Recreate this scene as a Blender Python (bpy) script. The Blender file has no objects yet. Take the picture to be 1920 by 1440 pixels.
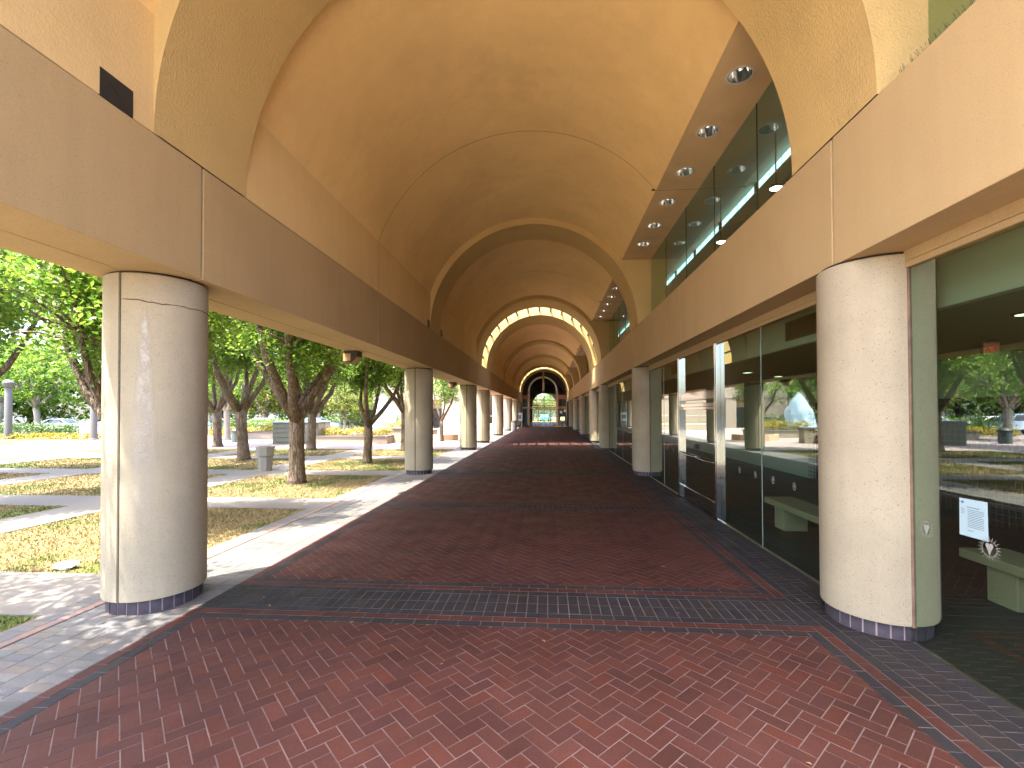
import bpy, bmesh, math, random
import numpy as np
from mathutils import Vector, Matrix, noise
R = math.radians
PI = math.pi
random.seed(7)
rng = np.random.default_rng(11)
C = bpy.context.scene.collection
S = bpy.context.scene

# ------------------------------------------------------------------ camera
H = 1.97
yaw, pit, rol = R(4.38), R(0.8), R(-0.2)
fw = Vector((-math.sin(yaw)*math.cos(pit), math.cos(yaw)*math.cos(pit), math.sin(pit)))
rt = Vector((math.cos(yaw), math.sin(yaw), 0))
up = rt.cross(fw)
rt2 = rt*math.cos(rol) + up*math.sin(rol)
up2 = up*math.cos(rol) - rt*math.sin(rol)
cd = bpy.data.cameras.new('camera')
cam = bpy.data.objects.new('camera', cd)
C.objects.link(cam)
cam.matrix_world = Matrix(((rt2.x, up2.x, -fw.x, 0), (rt2.y, up2.y, -fw.y, 0), (rt2.z, up2.z, -fw.z, H), (0, 0, 0, 1)))
cd.sensor_width = 36
cd.lens = 36*870/1920
cd.shift_y = 40/1920
cd.clip_start = 0.05
cd.clip_end = 2000
S.camera = cam

# ------------------------------------------------------------------ light
SUN = Vector((0.315, 0.265, -1)).normalized()          # the way sunlight travels
elev = math.asin(-SUN.z)
azim = math.atan2(-SUN.x, -SUN.y)                      # where the sun stands, clockwise from +Y
w = bpy.data.worlds.new('World')
S.world = w
w.use_nodes = True
nt = w.node_tree
sky = nt.nodes.new('ShaderNodeTexSky')
sky.sky_type = 'NISHITA'
sky.sun_disc = False
sky.sun_elevation = elev
sky.sun_rotation = azim
sky.air_density = 0.7
sky.dust_density = 4.0
sky.ozone_density = 0.7
bg = nt.nodes['Background']
nt.links.new(sky.outputs[0], bg.inputs[0])
bg.inputs[1].default_value = 0.15
sl = bpy.data.lights.new('sun', 'SUN')
sl.energy = 2.2
sl.angle = R(0.55)
sl.color = (1.0, 0.93, 0.80)
so = bpy.data.objects.new('sun', sl)
C.objects.link(so)
so.rotation_euler = SUN.to_track_quat('-Z', 'Y').to_euler()
S.view_settings.view_transform = 'Standard'
S.view_settings.look = 'None'
S.view_settings.exposure = 3.6
S.view_settings.gamma = 1
S.cycles.max_bounces = 14
S.cycles.diffuse_bounces = 12
S.cycles.glossy_bounces = 5
S.cycles.transmission_bounces = 6
S.cycles.transparent_max_bounces = 16
S.cycles.sample_clamp_indirect = 6
S.cycles.caustics_reflective = False
S.cycles.caustics_refractive = False

# ------------------------------------------------------------------ materials
def newmat(name):
    m = bpy.data.materials.new(name)
    m.use_nodes = True
    return m, m.node_tree.nodes, m.node_tree.links, m.node_tree.nodes['Principled BSDF']

def coord(N, L, obj=False):
    if obj:
        return N.new('ShaderNodeTexCoord').outputs['Object']
    return N.new('ShaderNodeNewGeometry').outputs['Position']

def nz(N, L, vec, scale, detail=4, rough=0.55):
    n = N.new('ShaderNodeTexNoise')
    n.inputs['Scale'].default_value = scale
    n.inputs['Detail'].default_value = detail
    n.inputs['Roughness'].default_value = rough
    L.new(vec, n.inputs['Vector'])
    return n.outputs['Fac']

def ramp(N, L, fac, stops):
    r = N.new('ShaderNodeValToRGB')
    e = r.color_ramp.elements
    while len(e) < len(stops):
        e.new(0.5)
    for k, (p, c) in enumerate(stops):
        e[k].position = p
        e[k].color = (c[0], c[1], c[2], 1) if not isinstance(c, (int, float)) else (c, c, c, 1)
    L.new(fac, r.inputs[0])
    return r.outputs[0]

def mul(N, L, a, b, fac=1.0, kind='MULTIPLY'):
    m = N.new('ShaderNodeMix')
    m.data_type = 'RGBA'
    m.blend_type = kind
    m.inputs[0].default_value = fac
    L.new(a, m.inputs[6]); L.new(b, m.inputs[7])
    return m.outputs[2]

def bump(N, L, P, h, strength, dist):
    b = N.new('ShaderNodeBump')
    b.inputs['Strength'].default_value = strength
    b.inputs['Distance'].default_value = dist
    L.new(h, b.inputs['Height'])
    L.new(b.outputs[0], P.inputs['Normal'])

def sc(c, k):
    return tuple(min(1, x*k) for x in c)

def stone(name, col, rough=0.85, var=0.12, vscale=0.7, bscale=60, bs=0.25, bd=0.004, speck=0, streak=0, obj=False, speccol=0.35, spscale=120, stain=0):
    m, N, L, P = newmat(name)
    v = coord(N, L, obj)
    c = ramp(N, L, nz(N, L, v, vscale, 6, 0.6), [(0.25, sc(col, 1-var)), (0.5, col), (0.78, sc(col, 1+var))])
    g_ = ramp(N, L, nz(N, L, v, 190, 3, 0.7), [(0.3, 0.86), (0.7, 1.12)])
    c = mul(N, L, c, g_)
    if stain:
        q_ = ramp(N, L, nz(N, L, v, 0.55, 7, 0.68), [(0.56, 1.0), (0.70, 1-stain)])
        c = mul(N, L, c, q_)
    if streak:
        mp = N.new('ShaderNodeMapping'); mp.inputs['Scale'].default_value = (5, 5, 0.35)
        L.new(v, mp.inputs[0])
        s = ramp(N, L, nz(N, L, mp.outputs[0], 1.0, 5, 0.65), [(0.35, 1-streak), (0.62, 1.0)])
        c = mul(N, L, c, s)
    if speck:
        s = ramp(N, L, nz(N, L, v, spscale, 2, 0.5), [(0.30, speccol), (0.30+speck, 1.0)])
        c = mul(N, L, c, s)
    L.new(c, P.inputs['Base Color'])
    P.inputs['Roughness'].default_value = rough
    P.inputs['Specular IOR Level'].default_value = 0.3
    if bs:
        bump(N, L, P, nz(N, L, v, bscale, 5, 0.65), bs, bd)
    return m

def plain(name, col, rough=0.5, metal=0.0, spec=0.5, var=0.0, emit=None, es=0):
    m, N, L, P = newmat(name)
    P.inputs['Base Color'].default_value = (*col, 1)
    P.inputs['Roughness'].default_value = rough
    P.inputs['Metallic'].default_value = metal
    P.inputs['Specular IOR Level'].default_value = spec
    if var:
        v = coord(N, L, True)
        L.new(ramp(N, L, nz(N, L, v, 6, 4), [(0.3, sc(col, 1-var)), (0.7, sc(col, 1+var))]), P.inputs['Base Color'])
    if emit:
        P.inputs['Emission Color'].default_value = (*emit, 1)
        P.inputs['Emission Strength'].default_value = es
    return m

def paver(name, col, rough=0.5, var=0.35):
    m, N, L, P = newmat(name)
    a = N.new('ShaderNodeAttribute'); a.attribute_name = 'tint'
    v = coord(N, L)
    base = ramp(N, L, a.outputs['Fac'], [(0.0, sc(col, 1-var)), (0.25, (col[0]*0.86, col[1]*0.9, col[2]*0.98)), (0.55, col), (0.85, (col[0]*1.12, col[1]*0.98, col[2]*0.85)), (1.0, sc(col, 1+var*0.8))])
    d = ramp(N, L, nz(N, L, v, 1.1, 6, 0.62), [(0.3, 0.74), (0.7, 1.2)])
    s = ramp(N, L, nz(N, L, v, 70, 4, 0.7), [(0.25, 0.72), (0.6, 1.08)])
    c = mul(N, L, mul(N, L, base, d), s)
    L.new(c, P.inputs['Base Color'])
    vv = N.new('ShaderNodeTexVoronoi'); vv.inputs['Scale'].default_value = 2.1; L.new(v, vv.inputs['Vector'])
    c = mul(N, L, c, ramp(N, L, vv.outputs['Distance'], [(0.030, 0.45), (0.045, 1.0)]))
    dust = ramp(N, L, nz(N, L, v, 0.33, 5, 0.6), [(0.42, 0.0), (0.68, 0.22)])
    dm = N.new('ShaderNodeMix'); dm.data_type = 'RGBA'
    L.new(dust, dm.inputs[0]); L.new(c, dm.inputs[6]); dm.inputs[7].default_value = (0.17, 0.125, 0.11, 1)
    c = dm.outputs[2]
    r = ramp(N, L, nz(N, L, v, 2.3, 5, 0.6), [(0.3, rough-0.08), (0.7, rough+0.14)])
    L.new(r, P.inputs['Roughness'])
    P.inputs['Specular IOR Level'].default_value = 0.22
    bump(N, L, P, nz(N, L, v, 55, 4, 0.6), 0.22, 0.003)
    return m

def glass(name, tint, ior=1.55, refl=(0.86, 0.95, 0.90)):
    m, N, L, P = newmat(name)
    N.remove(P)
    out = N['Material Output']
    lw = N.new('ShaderNodeLayerWeight'); lw.inputs['Blend'].default_value = 0.5
    pw = N.new('ShaderNodeMath'); pw.operation = 'POWER'; pw.inputs[1].default_value = 4.2
    L.new(lw.outputs['Facing'], pw.inputs[0])
    f0 = 2*((ior-1)/(ior+1))**2
    fr = N.new('ShaderNodeMapRange'); fr.inputs['To Min'].default_value = f0; fr.inputs['To Max'].default_value = 1.0
    L.new(pw.outputs[0], fr.inputs['Value'])
    tr = N.new('ShaderNodeBsdfTransparent'); tr.inputs[0].default_value = (*tint, 1)
    gl = N.new('ShaderNodeBsdfGlossy'); gl.inputs[0].default_value = (*refl, 1); gl.inputs['Roughness'].default_value = 0.0
    mx = N.new('ShaderNodeMixShader')
    L.new(fr.outputs[0], mx.inputs[0]); L.new(tr.outputs[0], mx.inputs[1]); L.new(gl.outputs[0], mx.inputs[2])
    L.new(mx.outputs[0], out.inputs[0])
    return m

def leafmat(name, cols, trans=0.45, rough=0.42):
    m, N, L, P = newmat(name)
    out = N['Material Output']
    g = N.new('ShaderNodeNewGeometry')
    v = coord(N, L, True)
    f = N.new('ShaderNodeMath'); f.operation = 'ADD'
    n = N.new('ShaderNodeMath'); n.operation = 'MULTIPLY'; n.inputs[1].default_value = 0.55
    L.new(g.outputs['Random Per Island'], n.inputs[0])
    n2 = N.new('ShaderNodeMath'); n2.operation = 'MULTIPLY'; n2.inputs[1].default_value = 0.5
    L.new(nz(N, L, v, 0.8, 3), n2.inputs[0])
    L.new(n.outputs[0], f.inputs[0]); L.new(n2.outputs[0], f.inputs[1])
    c = ramp(N, L, f.outputs[0], [(0.15 + 0.7*k/(len(cols)-1), cc) for k, cc in enumerate(cols)])
    L.new(c, P.inputs['Base Color'])
    P.inputs['Roughness'].default_value = rough
    P.inputs['Specular IOR Level'].default_value = 0.5
    t = N.new('ShaderNodeBsdfTranslucent')
    L.new(mul(N, L, c, c, 0.0), t.inputs[0])
    mx = N.new('ShaderNodeMixShader'); mx.inputs[0].default_value = trans
    L.new(P.outputs[0], mx.inputs[1]); L.new(t.outputs[0], mx.inputs[2])
    L.new(mx.outputs[0], out.inputs[0])
    return m

M = {}
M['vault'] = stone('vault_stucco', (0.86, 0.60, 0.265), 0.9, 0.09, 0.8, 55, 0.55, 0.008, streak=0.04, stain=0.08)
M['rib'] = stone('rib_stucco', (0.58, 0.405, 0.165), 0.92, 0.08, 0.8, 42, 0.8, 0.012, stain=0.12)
M['beam'] = stone('beam_precast', (0.475, 0.335, 0.165), 0.88, 0.07, 0.6, 90, 0.4, 0.004, speck=0.06, streak=0.045, speccol=0.55, spscale=120, stain=0.06)
M['wallstucco'] = stone('wall_stucco', (0.76, 0.535, 0.245), 0.88, 0.06, 0.8, 50, 0.6, 0.008, streak=0.04, stain=0.10)
M['soffit'] = stone('soffit_plaster', (0.70, 0.485, 0.25), 0.88, 0.12, 1.4, 60, 0.4, 0.004, streak=0.0, stain=0.22)
M['column'] = stone('column_sand_finish', (0.40, 0.34, 0.235), 0.85, 0.11, 1.6, 70, 0.35, 0.004, speck=0.05, streak=0.08, speccol=0.42, spscale=95, stain=0.14)
M['joint'] = plain('joint_sealant', (0.022, 0.013, 0.008), 0.9)
M['crackpale'] = plain('hairline_crack', (0.55, 0.38, 0.16), 0.9)
M['glassedge'] = plain('glass_edge', (0.20, 0.27, 0.23), 0.3)
M['seal'] = plain('seal_brown', (0.20, 0.125, 0.085), 0.8, var=0.3)
M['brick_rose'] = paver('rose_paver', (0.20, 0.135, 0.12), 0.6, 0.3)
M['brick_red'] = paver('red_paver', (0.064, 0.0235, 0.0185), 0.62, 0.24)
M['brick_dark'] = paver('charcoal_paver', (0.026, 0.024, 0.026), 0.62, 0.22)
M['brick_grey'] = paver('grey_paver', (0.125, 0.12, 0.116), 0.55, 0.25)
M['mortar'] = stone('paving_mortar', (0.15, 0.112, 0.108), 0.9, 0.45, 3.0, 80, 0.3, 0.002)
M['basebrick'] = stone('base_brick', (0.055, 0.045, 0.055), 0.5, 0.35, 9.0, 60, 0.2, 0.002)
M['basemortar'] = stone('base_mortar', (0.30, 0.22, 0.23), 0.9, 0.2, 6, 70, 0.2, 0.002)
M['concrete'] = stone('path_concrete', (0.125, 0.116, 0.108), 0.9, 0.14, 0.8, 40, 0.25, 0.003, speck=0.06, speccol=0.75)
M['plaza'] = stone('plaza_brick', (0.25, 0.20, 0.19), 0.85, 0.16, 0.5, 25, 0.2, 0.003)
M['asphalt'] = stone('asphalt', (0.055, 0.055, 0.058), 0.9, 0.2, 0.4, 40, 0.3, 0.004)
M['glass'] = glass('lobby_glass', (0.58, 0.75, 0.64), 2.05)
M['glassup'] = glass('clerestory_glass', (0.62, 0.80, 0.68), 1.9)
M['skyglass'] = glass('skylight_glass', (0.90, 0.93, 0.92), 1.3, (0.9, 0.9, 0.9))
M['carglass'] = plain('car_glass', (0.02, 0.025, 0.03), 0.08, 0, 0.8)
M['chrome'] = plain('polished_steel', (0.42, 0.415, 0.40), 0.07, 1.0)
M['steel'] = plain('brushed_steel', (0.62, 0.60, 0.57), 0.28, 1.0)
M['reflector'] = plain('lamp_reflector', (0.66, 0.67, 0.67), 0.15, 1.0)
M['trimring'] = plain('lamp_trim', (0.72, 0.68, 0.60), 0.35, 0.3)
M['bronze'] = plain('bronze_metal', (0.055, 0.038, 0.028), 0.45, 0.5, var=0.3)
M['amberlens'] = plain('amber_lens', (0.42, 0.24, 0.10), 0.3)
M['darkmetal'] = plain('dark_metal', (0.035, 0.035, 0.033), 0.5, 0.3)
M['lobbyceil'] = plain('lobby_ceiling', (0.33, 0.37, 0.32), 0.9)
M['lobbywall'] = plain('lobby_wall', (0.66, 0.64, 0.54), 0.85)
M['lobbyfloor'] = stone('lobby_floor', (0.05, 0.038, 0.03), 0.5, 0.2, 2, 30, 0.1, 0.002)
M['bench'] = stone('bench_concrete', (0.50, 0.385, 0.26), 0.8, 0.08, 2, 60, 0.2, 0.002)
M['white'] = plain('white_paint', (0.78, 0.77, 0.73), 0.5)
M['paper'] = plain('notice_paper', (0.36, 0.50, 0.55), 0.7)
M['ink'] = plain('printed_ink', (0.10, 0.13, 0.16), 0.8)
M['decal'] = plain('decal_white', (0.30, 0.295, 0.27), 0.6)
M['red'] = plain('exit_red', (0.62, 0.05, 0.03), 0.5, emit=(1, 0.08, 0.04), es=0.03)
M['signface'] = plain('exit_face', (0.72, 0.66, 0.55), 0.5)
M['lamp'] = plain('lit_lamp', (0.9, 0.9, 0.85), 0.5, emit=(1.0, 0.97, 0.85), es=3.0)
M['striplight'] = plain('strip_light', (0.5, 0.6, 0.62), 0.5, emit=(0.50, 0.86, 0.98), es=0.34)
M['lens'] = plain('lamp_lens', (0.6, 0.62, 0.5), 0.5, emit=(0.8, 1.0, 0.6), es=0.35)
M['bark'] = None
M['bounce_forecourt'] = stone('bounce_concrete', (0.36, 0.315, 0.25), 0.9, 0.1, 0.8, 40, 0.25, 0.003)
M['cream'] = stone('cream_wall', (0.30, 0.25, 0.195), 0.9, 0.05, 0.3, 30, 0.2, 0.003)
M['post'] = plain('grey_post_metal', (0.085, 0.083, 0.078), 0.6, 0.0, var=0.1)
M['binconc'] = stone('bin_concrete', (0.24, 0.225, 0.20), 0.8, 0.1, 5, 60, 0.3, 0.003, obj=True)
M['bindark'] = plain('bin_green', (0.05, 0.075, 0.07), 0.5)
M['cabinet'] = plain('cabinet_green', (0.12, 0.125, 0.095), 0.55, var=0.1)
M['panel'] = plain('cabinet_panel', (0.26, 0.235, 0.205), 0.6, var=0.05)
M['paleblue'] = plain('pale_lid', (0.20, 0.27, 0.29), 0.5)
M['tan'] = plain('portal_tan', (0.52, 0.36, 0.22), 0.6)
M['rust'] = plain('portal_red_tan', (0.42, 0.19, 0.10), 0.6)
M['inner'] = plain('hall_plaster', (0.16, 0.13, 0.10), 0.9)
M['tyre'] = plain('tyre_rubber', (0.02, 0.02, 0.02), 0.8)
M['drybrown'] = plain('dry_leaf', (0.22, 0.11, 0.04), 0.8)
M['litter'] = plain('litter_paper', (0.78, 0.78, 0.78), 0.8)
M['stain'] = plain('crack_dark', (0.13, 0.085, 0.055), 0.9)

# bark
m, N, L, P = newmat('tree_bark')
v = coord(N, L, True)
mp = N.new('ShaderNodeMapping'); mp.inputs['Scale'].default_value = (15, 15, 2.2)
L.new(v, mp.inputs[0])
vo = N.new('ShaderNodeTexVoronoi'); vo.feature = 'DISTANCE_TO_EDGE'; vo.inputs['Scale'].default_value = 2.6
nn = N.new('ShaderNodeTexNoise'); nn.inputs['Scale'].default_value = 1.4
L.new(mp.outputs[0], nn.inputs['Vector'])
dist = N.new('ShaderNodeMix'); dist.data_type = 'RGBA'; dist.inputs[0].default_value = 0.6
L.new(mp.outputs[0], dist.inputs[6]); L.new(nn.outputs['Color'], dist.inputs[7])
L.new(dist.outputs[2], vo.inputs['Vector'])
crk = ramp(N, L, vo.outputs['Distance'], [(0.0, 0.42), (0.13, 1.0)])
c = ramp(N, L, nz(N, L, v, 3.5, 6, 0.65), [(0.3, (0.11, 0.078, 0.052)), (0.55, (0.17, 0.124, 0.086)), (0.75, (0.24, 0.19, 0.14))])
L.new(mul(N, L, c, crk, 0.8), P.inputs['Base Color'])
P.inputs['Roughness'].default_value = 0.95
bump(N, L, P, crk, 1.0, 0.05)
M['bark'] = m
M['palebark'] = stone('pale_bark', (0.30, 0.265, 0.22), 0.9, 0.25, 2.0, 12, 0.4, 0.01, obj=True)
M['leaf'] = leafmat('leaf_green', [(0.050, 0.115, 0.018), (0.095, 0.195, 0.024), (0.165, 0.275, 0.032), (0.25, 0.345, 0.05)], 0.6, 0.36)
M['leaflime'] = leafmat('leaf_lime', [(0.055, 0.095, 0.014), (0.10, 0.15, 0.02), (0.17, 0.19, 0.028), (0.23, 0.225, 0.035)])
M['leafdark'] = leafmat('leaf_dark', [(0.035, 0.075, 0.018), (0.06, 0.12, 0.022), (0.10, 0.17, 0.03)], 0.3)
M['flower'] = leafmat('flower_yellow', [(0.06, 0.10, 0.014), (0.20, 0.17, 0.01), (0.32, 0.245, 0.008), (0.38, 0.30, 0.012)], 0.35)

# lawn
m, N, L, P = newmat('lawn_turf')
v = coord(N, L)
big = nz(N, L, v, 0.42, 5, 0.6)
dry = ramp(N, L, nz(N, L, v, 14, 5, 0.7), [(0.3, (0.155, 0.115, 0.048)), (0.55, (0.215, 0.168, 0.077)), (0.75, (0.26, 0.21, 0.104))])
grn = ramp(N, L, nz(N, L, v, 18, 5, 0.7), [(0.3, (0.05, 0.07, 0.014)), (0.6, (0.10, 0.13, 0.028)), (0.8, (0.18, 0.18, 0.055))])
mm = N.new('ShaderNodeMix'); mm.data_type = 'RGBA'
L.new(ramp(N, L, big, [(0.485, 0.0), (0.57, 1.0)]), mm.inputs[0])
L.new(dry, mm.inputs[6]); L.new(grn, mm.inputs[7])
L.new(mm.outputs[2], P.inputs['Base Color'])
P.inputs['Roughness'].default_value = 0.95
P.inputs['Specular IOR Level'].default_value = 0.1
bump(N, L, P, nz(N, L, v, 40, 5, 0.75), 0.9, 0.03)
M['lawn'] = m
M['blade'] = leafmat('grass_blade', [(0.10, 0.13, 0.03), (0.22, 0.21, 0.06), (0.46, 0.37, 0.18), (0.55, 0.46, 0.24)], 0.3, 0.8)

# water
m, N, L, P = newmat('fountain_water')
out = N['Material Output']
P.inputs['Base Color'].default_value = (0.58, 0.70, 0.77, 1)
P.inputs['Roughness'].default_value = 0.5
t = N.new('ShaderNodeBsdfTransparent'); t.inputs[0].default_value = (0.95, 0.98, 1, 1)
tl = N.new('ShaderNodeBsdfTranslucent'); tl.inputs[0].default_value = (0.58, 0.70, 0.77, 1)
m1 = N.new('ShaderNodeMixShader'); m1.inputs[0].default_value = 0.5
m2 = N.new('ShaderNodeMixShader')
v = coord(N, L, True)
mp = N.new('ShaderNodeMapping'); mp.inputs['Scale'].default_value = (6, 6, 1.2); L.new(v, mp.inputs[0])
L.new(ramp(N, L, nz(N, L, mp.outputs[0], 1.5, 5, 0.7), [(0.3, 0.25), (0.6, 0.75)]), m2.inputs[0])
L.new(P.outputs[0], m1.inputs[1]); L.new(tl.outputs[0], m1.inputs[2])
L.new(t.outputs[0], m2.inputs[1]); L.new(m1.outputs[0], m2.inputs[2])
L.new(m2.outputs[0], out.inputs[0])
M['water'] = m
M['pool'] = plain('pool_water', (0.10, 0.17, 0.19), 0.05, 0, 0.6)

# ------------------------------------------------------------------ builders
class MB:
    def __init__(s):
        s.v, s.f, s.mi, s.t = [], [], [], []
    def add(s, vs, fs, mi=0, t=0.5):
        o = len(s.v)
        s.v += [tuple(p) for p in vs]
        for f in fs:
            s.f.append(tuple(i+o for i in f)); s.mi.append(mi); s.t.append(t)
        return s
    def box(s, x0, x1, y0, y1, z0, z1, mi=0, t=0.5):
        return s.add([(x0,y0,z0),(x1,y0,z0),(x1,y1,z0),(x0,y1,z0),(x0,y0,z1),(x1,y0,z1),(x1,y1,z1),(x0,y1,z1)],
                     [(0,3,2,1),(4,5,6,7),(0,1,5,4),(1,2,6,5),(2,3,7,6),(3,0,4,7)], mi, t)
    def prism(s, pts, axis, a, b, mi=0):
        # pts: 2d outline (counter-clockwise), swept along axis between a and b
        def p3(p, k):
            return {'x': (k, p[0], p[1]), 'y': (p[0], k, p[1]), 'z': (p[0], p[1], k)}[axis]
        n = len(pts)
        vs = [p3(p, a) for p in pts] + [p3(p, b) for p in pts]
        fs = [tuple(range(n-1, -1, -1)), tuple(range(n, 2*n))] + [(i, (i+1) % n, n+(i+1) % n, n+i) for i in range(n)]
        return s.add(vs, fs, mi)
    def lathe(s, prof, c=(0,0,0), n=32, mi=0, cap=True):
        vs, fs = [], []
        for r, z in prof:
            for k in range(n):
                a = 2*PI*k/n
                vs.append((c[0]+r*math.cos(a), c[1]+r*math.sin(a), c[2]+z))
        for i in range(len(prof)-1):
            for k in range(n):
                fs.append((i*n+k, i*n+(k+1) % n, (i+1)*n+(k+1) % n, (i+1)*n+k))
        if cap:
            fs.append(tuple(range(n-1, -1, -1)))
            fs.append(tuple((len(prof)-1)*n+k for k in range(n)))
        return s.add(vs, fs, mi)
    def tube(s, pts, rads, n=8, mi=0):
        pts = [Vector(p) for p in pts]
        vs, fs = [], []
        ref = Vector((0.13, 0.97, 0.2))
        for i, p in enumerate(pts):
            d = (pts[min(i+1, len(pts)-1)] - pts[max(i-1, 0)]).normalized()
            u = d.cross(ref)
            if u.length < 0.05: u = d.cross(Vector((1, 0, 0)))
            u.normalize(); w_ = d.cross(u)
            r = rads[i] if hasattr(rads, '__len__') else rads
            for k in range(n):
                a = 2*PI*k/n
                vs.append(p + u*(r*math.cos(a)) + w_*(r*math.sin(a)))
        for i in range(len(pts)-1):
            for k in range(n):
                fs.append((i*n+k, i*n+(k+1) % n, (i+1)*n+(k+1) % n, (i+1)*n+k))
        fs.append(tuple(range(n-1, -1, -1))); fs.append(tuple((len(pts)-1)*n+k for k in range(n)))
        return s.add(vs, fs, mi)
    def mesh(s, name, mats, tint=False, smooth=False):
        me = bpy.data.meshes.new(name)
        me.from_pydata(s.v, [], s.f)
        for mm_ in (mats if isinstance(mats, (list, tuple)) else [mats]):
            me.materials.append(mm_)
        me.polygons.foreach_set('material_index', s.mi)
        if smooth:
            me.polygons.foreach_set('use_smooth', [True]*len(s.f))
        if tint:
            a = me.attributes.new('tint', 'FLOAT', 'FACE')
            a.data.foreach_set('value', s.t)
        me.update()
        return me
    def build(s, name, mats, parent=None, tint=False, smooth=False, bevel=0, angle=None):
        o = bpy.data.objects.new(name, s.mesh(name, mats, tint, smooth))
        C.objects.link(o)
        if parent: o.parent = parent
        if bevel:
            b = o.modifiers.new('bevel', 'BEVEL'); b.width = bevel; b.segments = 2; b.limit_method = 'ANGLE'; b.angle_limit = R(40)
        if smooth and angle:
            me = o.data
            fn = np.array([p.normal for p in me.polygons])
            ef = {}
            for p in me.polygons:
                for ek in p.edge_keys: ef.setdefault(ek, []).append(p.index)
            ca = math.cos(R(angle))
            for e in me.edges:
                fs = ef.get(e.key, [])
                if len(fs) != 2 or fn[fs[0]] @ fn[fs[1]] < ca: e.use_edge_sharp = True
        return o

def tag(o, label=None, cat=None, group=None, kind=None):
    if label: o['label'] = label
    if cat: o['category'] = cat
    if group: o['group'] = group
    if kind: o['kind'] = kind
    return o

def thing(name, label, cat, loc=(0, 0, 0), rz=0, group=None):
    o = bpy.data.objects.new(name, None)
    o.empty_display_size = 0.2
    C.objects.link(o)
    o.location = loc; o.rotation_euler = (0, 0, rz)
    return tag(o, label, cat, group)

def dup(root, loc=None, rz=None, label=None, group=None, scale=None):
    r = root.copy(); C.objects.link(r)
    if loc is not None: r.location = loc
    if rz is not None: r.rotation_euler = (0, 0, rz)
    if scale is not None: r.scale = scale
    if label: r['label'] = label
    if group: r['group'] = group
    for ch in root.children:
        c = ch.copy(); C.objects.link(c); c.parent = r
        for g in ch.children:
            d = g.copy(); C.objects.link(d); d.parent = c
    return r

ORD = ['first', 'second', 'third', 'fourth', 'fifth', 'sixth', 'seventh', 'eighth', 'ninth', 'tenth', 'eleventh', 'twelfth']

# ------------------------------------------------------------------ ground
WALKX = -4.92
tag(MB().add([(-400, -200, -0.05), (300, -200, -0.05), (300, 500, -0.05), (-400, 500, -0.05)], [(0, 1, 2, 3)]).build('ground', M['asphalt']), kind='structure')
tag(MB().box(-26.5, WALKX, -0.6, 24.3, -0.2, -0.018).build('lawn', M['lawn']), kind='structure')
PX = [(-10.2, -9.0), (-16.35, -15.1), (-22.6, -21.3)]
PY = [(-0.59, 0.3), (4.2, 5.33), (9.2, 10.35), (14.15, 15.35), (19.2, 20.45)]
p = MB()
for a, b in PX: p.box(a, b, -0.59, 24.3, -0.1, -0.006)
for a, b in PY:
    xs = [WALKX] + [q for pr in PX for q in (pr[1], pr[0])] + [-26.5]
    for k in range(0, len(xs)-1, 2):
        p.box(xs[k+1], xs[k], a, b, -0.1, -0.006)
tag(p.build('path', M['concrete']), kind='structure')
tag(MB().box(-34, WALKX, 24.3, 51.5, -0.2, -0.004).box(WALKX, -4.62, 30, 66, -0.2, -0.004).box(-60, WALKX, 51.5, 56, -0.2, -0.004).build('plaza', M['plaza']), kind='structure')
tag(MB().box(-75, -34, 25.2, 36, -0.2, -0.01).build('verge', M['lawn']), kind='structure')
tag(MB().box(-40, 40, 88.6, 160, -0.2, -0.01).build('far_lawn', M['lawn']), kind='structure')

tag(MB().box(-18, 2.2, -26, -0.6, -0.2, 0.0).build('bounce_forecourt', M['bounce_forecourt']), kind='structure')  # unseen slab behind the camera, added to bounce light into the vault

# ------------------------------------------------------------------ brick paving
U = 0.1035
def clip(poly, x0, x1, y0, y1):
    for ax, lim, sgn in ((0, x0, 1), (0, x1, -1), (1, y0, 1), (1, y1, -1)):
        out = []
        for i in range(len(poly)):
            a, b = poly[i-1], poly[i]
            da, db = sgn*(a[ax]-lim), sgn*(b[ax]-lim)
            if (da >= 0) != (db >= 0):
                t = da/(da-db); out.append((a[0]+t*(b[0]-a[0]), a[1]+t*(b[1]-a[1])))
            if db >= 0: out.append(b)
        poly = out
        if len(poly) < 3: return []
    return poly

pav = MB()
def brick_poly(poly, mi, z=0.0):
    n = len(poly)
    cx = sum(q[0] for q in poly)/n; cy = sum(q[1] for q in poly)/n
    t = min(1, max(0, random.gauss(0.5, 0.22)))
    dz = z + random.uniform(-0.0012, 0.0008)
    top = [(q[0], q[1], dz+random.uniform(-0.0005, 0.0005)) for q in poly]
    lo = []
    for q in poly:
        dx, dy = q[0]-cx, q[1]-cy; l = math.hypot(dx, dy) or 1
        lo.append((q[0]+dx/l*0.004, q[1]+dy/l*0.004, z-0.006))
    pav.add(top+lo, [tuple(range(n))] + [(n+i, n+(i+1) % n, (i+1) % n, i) for i in range(n)], mi, t)

def rect_brick(x0, x1, y0, y1, mi, g=0.0050):
    if x1-x0 < 0.02 or y1-y0 < 0.02: return
    brick_poly([(x0+g, y0+g), (x1-g, y0+g), (x1-g, y1-g), (x0+g, y1-g)], mi)

def strip(x0, x1, y0, y1, along, mi, step, off=0.0):
    a0, a1 = (x0, x1) if along == 'x' else (y0, y1)
    n = max(1, round((a1-a0)/step)); st = (a1-a0)/n
    a = a0 - off*st
    while a < a1-0.01:
        b = min(a+st, a1); aa = max(a, a0)
        if along == 'x': rect_brick(aa, b, y0, y1, mi)
        else: rect_brick(x0, x1, aa, b, mi)
        a += st

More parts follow.
